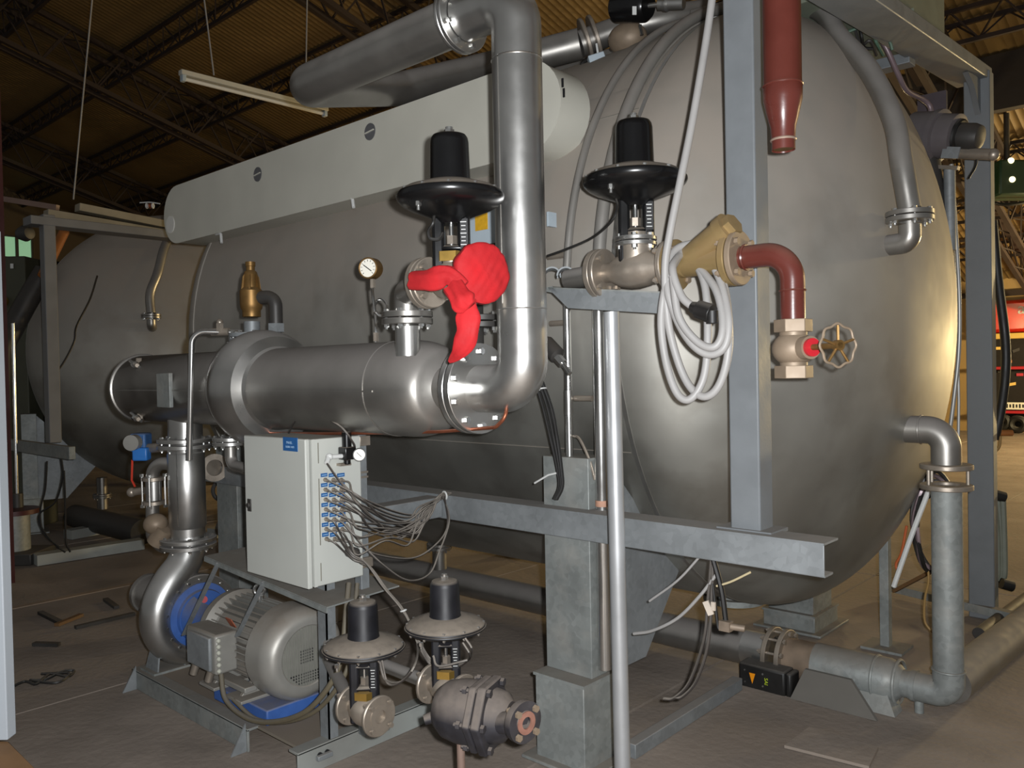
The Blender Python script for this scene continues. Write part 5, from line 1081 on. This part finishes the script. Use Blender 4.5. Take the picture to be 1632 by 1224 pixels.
t = thing('cable_coil', 'dark coil of cables hanging behind the standpipe', 'cable', at(1480, 850, Y=4.6))
for k in range(6):
    c = at(1484 + k * 1.5, 850 - k * 4, Y=4.6 + 0.01 * k); part('loop', MB().tube([c + RT * (0.075 + 0.008 * k) * cos(a) + V((0, 0, 1)) * (0.20 + 0.012 * k) * sin(a) + FW * 0.02 * sin(3 * a + k) for a in [2 * pi * i / 28 for i in range(28)]], 0.012, 6, closed=True), (rubber, mat('plum_conduit', (120, 104, 108)), darksteel)[k % 3], t)
rope('white_tube', [(1480, 782), (1452, 855), (1424, 935)], 0.013, white, 'white plastic tube slanting down from the standpipe to the floor', 4.5, 'tube')
rope('orange_wire', [(1445, 838), (1437, 880), (1428, 900), (1434, 915)], 0.007, mat('orange_wire', (170, 84, 40), 0, 0.6), 'orange wire dangling beside the slanting white tube', 4.6)
rope('thin_wire', [(1478, 900), (1480, 925), (1474, 955), (1474, 990), (1488, 1010)], 0.006, mat('tan_wire', (140, 110, 60), 0, 0.6), 'thin tan wire trailing to the floor behind the standpipe', 4.6)
a, c = at(1422, 936, Z=0.06), at(1480, 950, Z=0.06); solo('floor_rail', MB().bar(a, c + (c - a) * 2.2, 0.06, 0.05), galv2, 'low steel rail on the floor behind the standpipe', 'rail')
a, c = at(1425, 942, Z=0.12), at(1482, 912, Z=0.3); solo('lath', MB().bar(a, c, 0.03, 0.02), oldwood, 'thin wooden lath leaning behind the standpipe', 'lath')
p = at(1580, 690, Y=5.9); solo('wall_hook', MB().cyl(p, p + RT * 0.13, 0.02, n=10), orangep, 'short orange-brown bar sticking right from the far post', 'bar')
rope('brown_wire', [(1594, 695), (1592, 712), (1583, 722)], 0.01, mat('tan_wire', (140, 110, 60)), 'short brown wire curling under the bar at the far post', 5.9)

# ------------------------------------------------------------------ background at the right: red vehicle, hoist, wall gear
o = at(1584, 690, Z=0.0); vx, vy = o.x, o.y
t = thing('red_vehicle', 'red service vehicle parked far back at the right, open tool bays', 'vehicle', (vx + 1.5, vy + 1, 0))
zz = lambda py: at(1610, py, Y=vy).z
part('upper_body', MB().ab((vx - 0.2, vy, zz(530)), (vx + 4.5, vy + 2.2, zz(478))), redtruck, t, 0.08)
part('body_crease', MB().ab((vx - 0.2, vy - 0.03, zz(505)), (vx + 4.5, vy + 0.02, zz(501))), redtruck, t)
part('beige_sill', MB().ab((vx - 0.2, vy - 0.15, zz(540)), (vx + 4.5, vy + 2.1, zz(531))), yel, t, 0.01)
part('bay_back', MB().ab((vx - 0.2, vy + 0.25, zz(682)), (vx + 4.5, vy + 0.35, zz(538))), mat('bay_painted_shade', (24, 20, 19), 0, 0.8), t)  # near-black panel: the dimness inside the bays is put into its colour
for py in (584, 654): part('red_rail', MB().ab((vx - 0.2, vy - 0.05, zz(py + 5)), (vx + 4.5, vy + 0.1, zz(py))), redpl, t, 0.01)
for px, py in ((1596, 672), (1622, 676)): part('wheel', MB().torus(at(px, py, Y=vy + 0.1), (0, 1, 0), 0.13, 0.07, 20, 8), rubber, t)
a = at(1618, 647, Y=vy - 0.12)
pl = part('number_plate', MB().box(a, (0.42, 0.02, 0.15)), dial, t)
b = MB()
for i in range(6): b.box(a + V((-0.15 + 0.06 * i, -0.012, 0)), (0.03, 0.004, 0.07 if i % 2 else 0.085))
part('plate_marks', b, ink, pl)
text('a', at(1628, 492, Y=vy - 0.01), (1, 0, 0), (0, 0, 1), 0.35, white, t)
for k in range(7):
    q = at(1594 + 6 * k, 555 + (k * 37 % 90), Y=vy + 0.25); part('tool', MB().bar(q + V((-0.12, 0, 0)), q + V((0.14, 0.05, 0.05 * (k % 3))), 0.05, 0.06), (yel, darksteel, redpl, orangep)[k % 4], t)
q = at(1605, 288, d=12.5)
t = thing('hoist_unit', 'dark green hoist housing with two small lamps under the low roof', 'hoist', q)
part('housing', MB().box(q + RT * 0.12, (0.75, 0.5, 0.52), RT), mat('dark_green_paint', (22, 52, 34), 0, 0.5), t, 0.03)
part('hanger', MB().cyl(q + V((0, 0, 0.2)), q + V((0, 0, 1.4)), 0.04, n=10), darksteel, t)
lampm = mat('lamp_lens', (255, 236, 190), 0, 0.3, emit=1.5)
for px, py in ((1611, 256), (1613, 286)): part('lamp_lens', MB().sph(at(px, py, d=12.25), 0.045, n=14, m=8), lampm, t)
part('cable', MB().tube(spl([q + V((-0.3, 0, -0.25)), q + V((0.0, 0, -0.36)) , q + V((0.4, 0.3, -0.3))], 6), 0.025, 8), rubber, t)
# a lighter ledge band and dark beam high on the back wall
struct('trim_2', MB().ab((RX0, 12.75, roofz(12.9) - 0.75), (RX1, 12.9, roofz(12.9) - 0.0)), mat('dark_valley_beam', (34, 28, 26), 0, 0.8))
struct('trim_1', MB().ab((RX0, RY1 - 0.12, 3.0), (RX1, RY1, 3.12)), trussm)
# ------------------------------------------------------------------ left side
fx_ = lambda px, py: at(px, py, X=-8.05)
t = thing('cream_beam', 'long cream boxed beam on top of the far left frame', 'beam', (-8.05, 3.4, 3.1))
a, c = at(76, 340, X=-8.05), at(262, 372, X=-8.05)
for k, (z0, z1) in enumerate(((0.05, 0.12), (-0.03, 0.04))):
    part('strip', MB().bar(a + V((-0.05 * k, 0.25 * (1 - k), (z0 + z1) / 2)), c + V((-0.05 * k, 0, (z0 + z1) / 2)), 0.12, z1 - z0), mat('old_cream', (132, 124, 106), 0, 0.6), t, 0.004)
a, c = at(5, 317, d=8.0), at(92, 331, d=7.8)
solo('thin_rail', MB().bar(a, c, 0.04, 0.05), copper if False else mat('pinkish_rail', (120, 96, 84), 0, 0.5), 'thin pinkish rail entering from the left above the window', 'rail')
a, c = at(68, 440, d=7.7), at(103, 368, d=8.0)
solo('rust_pipe', MB().cyl(a, c, 0.045, n=14), orangep, 'orange-brown pipe slanting behind the far left post', 'pipe')
q = at(40, 372, d=7.6); solo('round_vessel', MB().lathe([(0, -0.07), (0.055, -0.06), (0.075, 0), (0.055, 0.06), (0, 0.07)], q, (1, 0.4, 0), 20), darksteel, 'small round dark vessel end beside the left window', 'vessel')
P = [at(72, 432, d=8.3), at(47, 474, d=8.2), at(22, 520, d=8.1), at(4, 556, d=8.0), at(1, 600, d=8.0), at(1, 700, d=8.0)]
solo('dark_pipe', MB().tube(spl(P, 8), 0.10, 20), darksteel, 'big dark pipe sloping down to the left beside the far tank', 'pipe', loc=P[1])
a = at(10, 414, d=9.0); c = at(52, 470, d=9.0)
t = thing('dark_cabinet', 'dark tall machine cabinet in the shadow at the far left', 'cabinet', V((a.x, a.y, 0)))
u = RT.copy(); u.z = 0; u.normalize(); mid = (a + c) / 2
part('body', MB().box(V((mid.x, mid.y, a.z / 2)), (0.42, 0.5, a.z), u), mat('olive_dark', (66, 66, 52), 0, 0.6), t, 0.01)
part('white_tag', MB().box(at(19, 424, d=8.73), (0.03, 0.01, 0.05), u), white, t)
part('brass_knob', MB().sph(at(4, 480, d=8.7), 0.06, n=12, m=8), brass, t)
for k, (xa_, xb_) in enumerate(((11, 17), (22, 27))):
    a, c = at(xa_, 560, d=7.4), at(xb_, 790, d=7.4)
    t = thing('chrome_leg_tube', ('left thinner', 'right brighter')[k] + ' of two upright bright tubes at the far left', 'tube', c)
    part('tube', MB().cyl(c, a + V((0, 0, 0.25)), 0.010 + 0.005 * k, n=12), chrome, t)
    part('socket', MB().cyl(V((c.x, c.y, 0.0)), c + V((0, 0, 0.02)), 0.05, n=16), darksteel, t)
a = at(24, 855, d=7.3); t = thing('pump_stand', 'dark pump stand on the floor at the far left under the tubes', 'stand', V((a.x, a.y, 0)))
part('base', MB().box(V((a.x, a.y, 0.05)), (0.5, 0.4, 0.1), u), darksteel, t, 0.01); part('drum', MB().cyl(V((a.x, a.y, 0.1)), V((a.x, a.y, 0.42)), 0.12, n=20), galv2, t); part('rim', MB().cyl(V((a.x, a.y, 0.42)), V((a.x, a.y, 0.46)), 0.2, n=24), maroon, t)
a, c = at(3, 60, d=6.5), at(5, 560, d=6.5); solo('maroon_post', MB().bar(V((c.x, c.y, 0.0)), V((c.x, c.y, 4.6)), 0.07, 0.05), maroon, 'maroon upright post at the left picture edge', 'post', loc=(c.x, c.y, 0))
P = [at(155, 440, d=8.2), at(143, 478, d=7.95), at(122, 520, d=7.75), at(118, 545, d=7.7), at(100, 580, d=7.6), at(78, 607, d=7.5)]
solo('black_cable', MB().tube(spl(P, 6), 0.009, 8), rubber, 'black cable curving down the face of the far left tank head', 'cable', loc=P[0])
for k, pts in enumerate((((98, 730), (100, 760), (88, 800), (64, 818), (66, 840), (88, 868), (104, 880)), ((75, 735), (72, 780), (64, 815), (70, 850), (95, 872)), ((102, 750), (104, 800), (105, 860), (112, 880)))):
    P = [at(x, y, d=7.0) for x, y in pts]; solo('loose_cable', MB().tube(spl(P, 6), 0.008, 6), rubber, ('outermost', 'inner', 'straight') [k] + ' dark cable hanging in front of the far left tank leg', 'cable', loc=P[0])
for k, (p_, q_) in enumerate((((56, 892), (226, 866)), ((108, 852), (206, 834)), ((338, 850), (392, 838)))):
    a, c = at(*p_, Z=0.05), at(*q_, Z=0.05); solo('base_rail', MB().bar(a, c, 0.14, 0.09), mat('pale_galvanised', (156, 160, 156)), ('front', 'rear', 'short right-hand')[k] + ' pale steel base rail on the floor under the far left tank', 'rail')
a, c = at(120, 822, Z=0.14), at(228, 848, Z=0.14); solo('dark_floor_pipe', MB().cyl(a, c, 0.12, n=20), darksteel, 'dark pipe lying on the floor under the far left tank', 'pipe')
q = at(358, 782, Y=2.95); t = thing('pipe_end', 'white pipe end with collar just left of the cabinet, above the floor', 'pipe', q)
part('tube', MB().cyl(q + V((-0.1, 0.25, 0.12)), q + V((0.02, 0, 0)), 0.05, n=20), white, t); part('collar', MB().torus(q + V((-0.03, 0.01, 0)), (1, -.3, 0), 0.075, 0.014, 24, 8), darksteel, t)
q = at(341, 745, Y=2.5); solo('beam_end_disc', MB().ring(q + V((0, 0, 0)), q + V((0.02, -0.005, 0)), 0.085, 0.05, 28).cyl(q + V((-0.16, 0, 0)), q, 0.05, n=20), nickel, 'round flanged pipe end at the left end of the rail beam', 'flange')
# fluorescent fitting hanging from the roof
a, c = at(287, 120, d=8.0), at(521, 179, d=9.19); dd = (c - a).normalized()
t = thing('fluorescent_fitting', 'unlit fluorescent tube fitting hanging on wires at upper left', 'lamp', (a + c) / 2)
part('channel', MB().bar(a + V((0, 0, 0.03)), c + V((0, 0, 0.03)), 0.075, 0.05), cream, t, 0.006)
part('tube', MB().cyl(a + dd * 0.05 + V((0, 0, -0.025)), c - dd * 0.05 + V((0, 0, -0.025)), 0.019, n=14), white, t)
for q in (a, c): part('lamp_holder', MB().box(q + dd * (0.03 if q is a else -0.03) + V((0, 0, -0.01)), (0.04, 0.06, 0.09), dd), paleblue, t, 0.006)
for q, tp in ((at(341, 120, d=8.25), at(300, -200, d=8.3)), (at(487, 155, d=9.0), at(492, -160, d=9.0))): 
    dv = (tp - q).normalized(); kk = (roofz(q.y) - q.z) / (dv.z + 0.293 * dv.y); part('hanging_wire', MB().cyl(q, q + dv * kk, 0.008, n=6), greyc, t)
q = at(117, 318, d=8.6); dv = (at(147, 0, d=8.6) - q).normalized(); kk = (roofz(q.y) - q.z) / (dv.z + 0.293 * dv.y)
solo('hanging_wire', MB().cyl(q, q + dv * kk, 0.008, n=6), greyc, 'long pale wire hanging from the roof above the far left frame', 'wire')
q = at(239, 328, d=8.2); t = thing('small_fitting', 'small pale striped fitting beside the left end of the duct', 'fitting', q)
for k in range(3): part('coil_ring', MB().torus(q + RT * 0.03 * (k - 1), RT, 0.022, 0.008, 14, 6), copper if k % 2 else white, t)
part('wire', MB().tube(spl([q + RT * -0.1 + V((0, 0, .03)), q + V((0, 0, .035)), q + RT * 0.1 + V((0, 0, .02))], 5), 0.006, 6), white, t)
# white panel and timber crate close to the camera, cut by the left edge
a = at(12, 1180, d=2.2); pn = V((FW.x, FW.y, 0)).normalized(); ur = V((RT.x, RT.y, 0)).normalized()
solo('white_board', MB().box(V((a.x, a.y, 1.32)) - ur * 0.16 + pn * 0.02, (0.32, 0.04, 2 * (1.32 - a.z)), ur), whitep, 'white upright panel at the left picture edge, standing on the crate', 'panel', bev=0.003)
tp = [at(-90, 1172, Z=a.z), at(14, 1178, Z=a.z), at(64, 1228, Z=a.z), at(-70, 1330, Z=a.z)]
cr = thing('timber_crate', 'brown timber crate at the lower left corner under the white panel', 'crate', V((tp[1].x, tp[1].y, 0)))
H = a.z / 4
for k in range(4): part('board', MB().prism([V((p.x, p.y, k * H)) for p in tp], (0, 0, H - 0.006)), oldwood, cr, 0.003)
# scraps on the floor
P = [at(16, 1096, Z=.008), at(40, 1086, Z=.01), at(58, 1090, Z=.012), at(80, 1074, Z=.02), at(108, 1078, Z=.01), at(118, 1069, Z=.012), at(100, 1070, Z=.02), at(72, 1083, Z=.01), at(48, 1084, Z=.018), at(90, 1088, Z=.01), at(110, 1073, Z=.02), at(66, 1074, Z=.015)]
solo('wire_scrap', MB().tube(spl(P, 6), 0.0075, 6), rubber, 'tangle of black wire lying on the floor at lower left', 'wire', loc=P[3])
for k, (p_, q_, m_) in enumerate((((64, 976), (96, 992), rubber), ((90, 996), (130, 980), oldwood), ((54, 1026), (94, 1027), darksteel), ((168, 955), (186, 968), darksteel), ((120, 1000), (214, 978), darksteel))):
    a, c = at(*p_, Z=0.012), at(*q_, Z=0.012); solo('floor_scrap', MB().bar(a, c, 0.035, 0.02), m_, ('dark stick on the floor left of the pump, upper one', 'brown splinter of wood on the floor left of the pump', 'short dark bar on the floor at left, lowest of the scraps', 'small dark chip on the floor close to the pump suction', 'long thin dark strip on the floor towards the pump')[k], 'scrap')
a = at(1320, 1180, Z=0.0); solo('floor_plate', MB().prism([at(1250, 1192, Z=0.003), at(1290, 1162, Z=0.003), at(1400, 1195, Z=0.003), at(1385, 1226, Z=0.003)], (0, 0, 0.012)), concrete, 'thin dusty plate lying on the floor at lower right', 'plate')
a = at(905, 1165, Z=0.0);
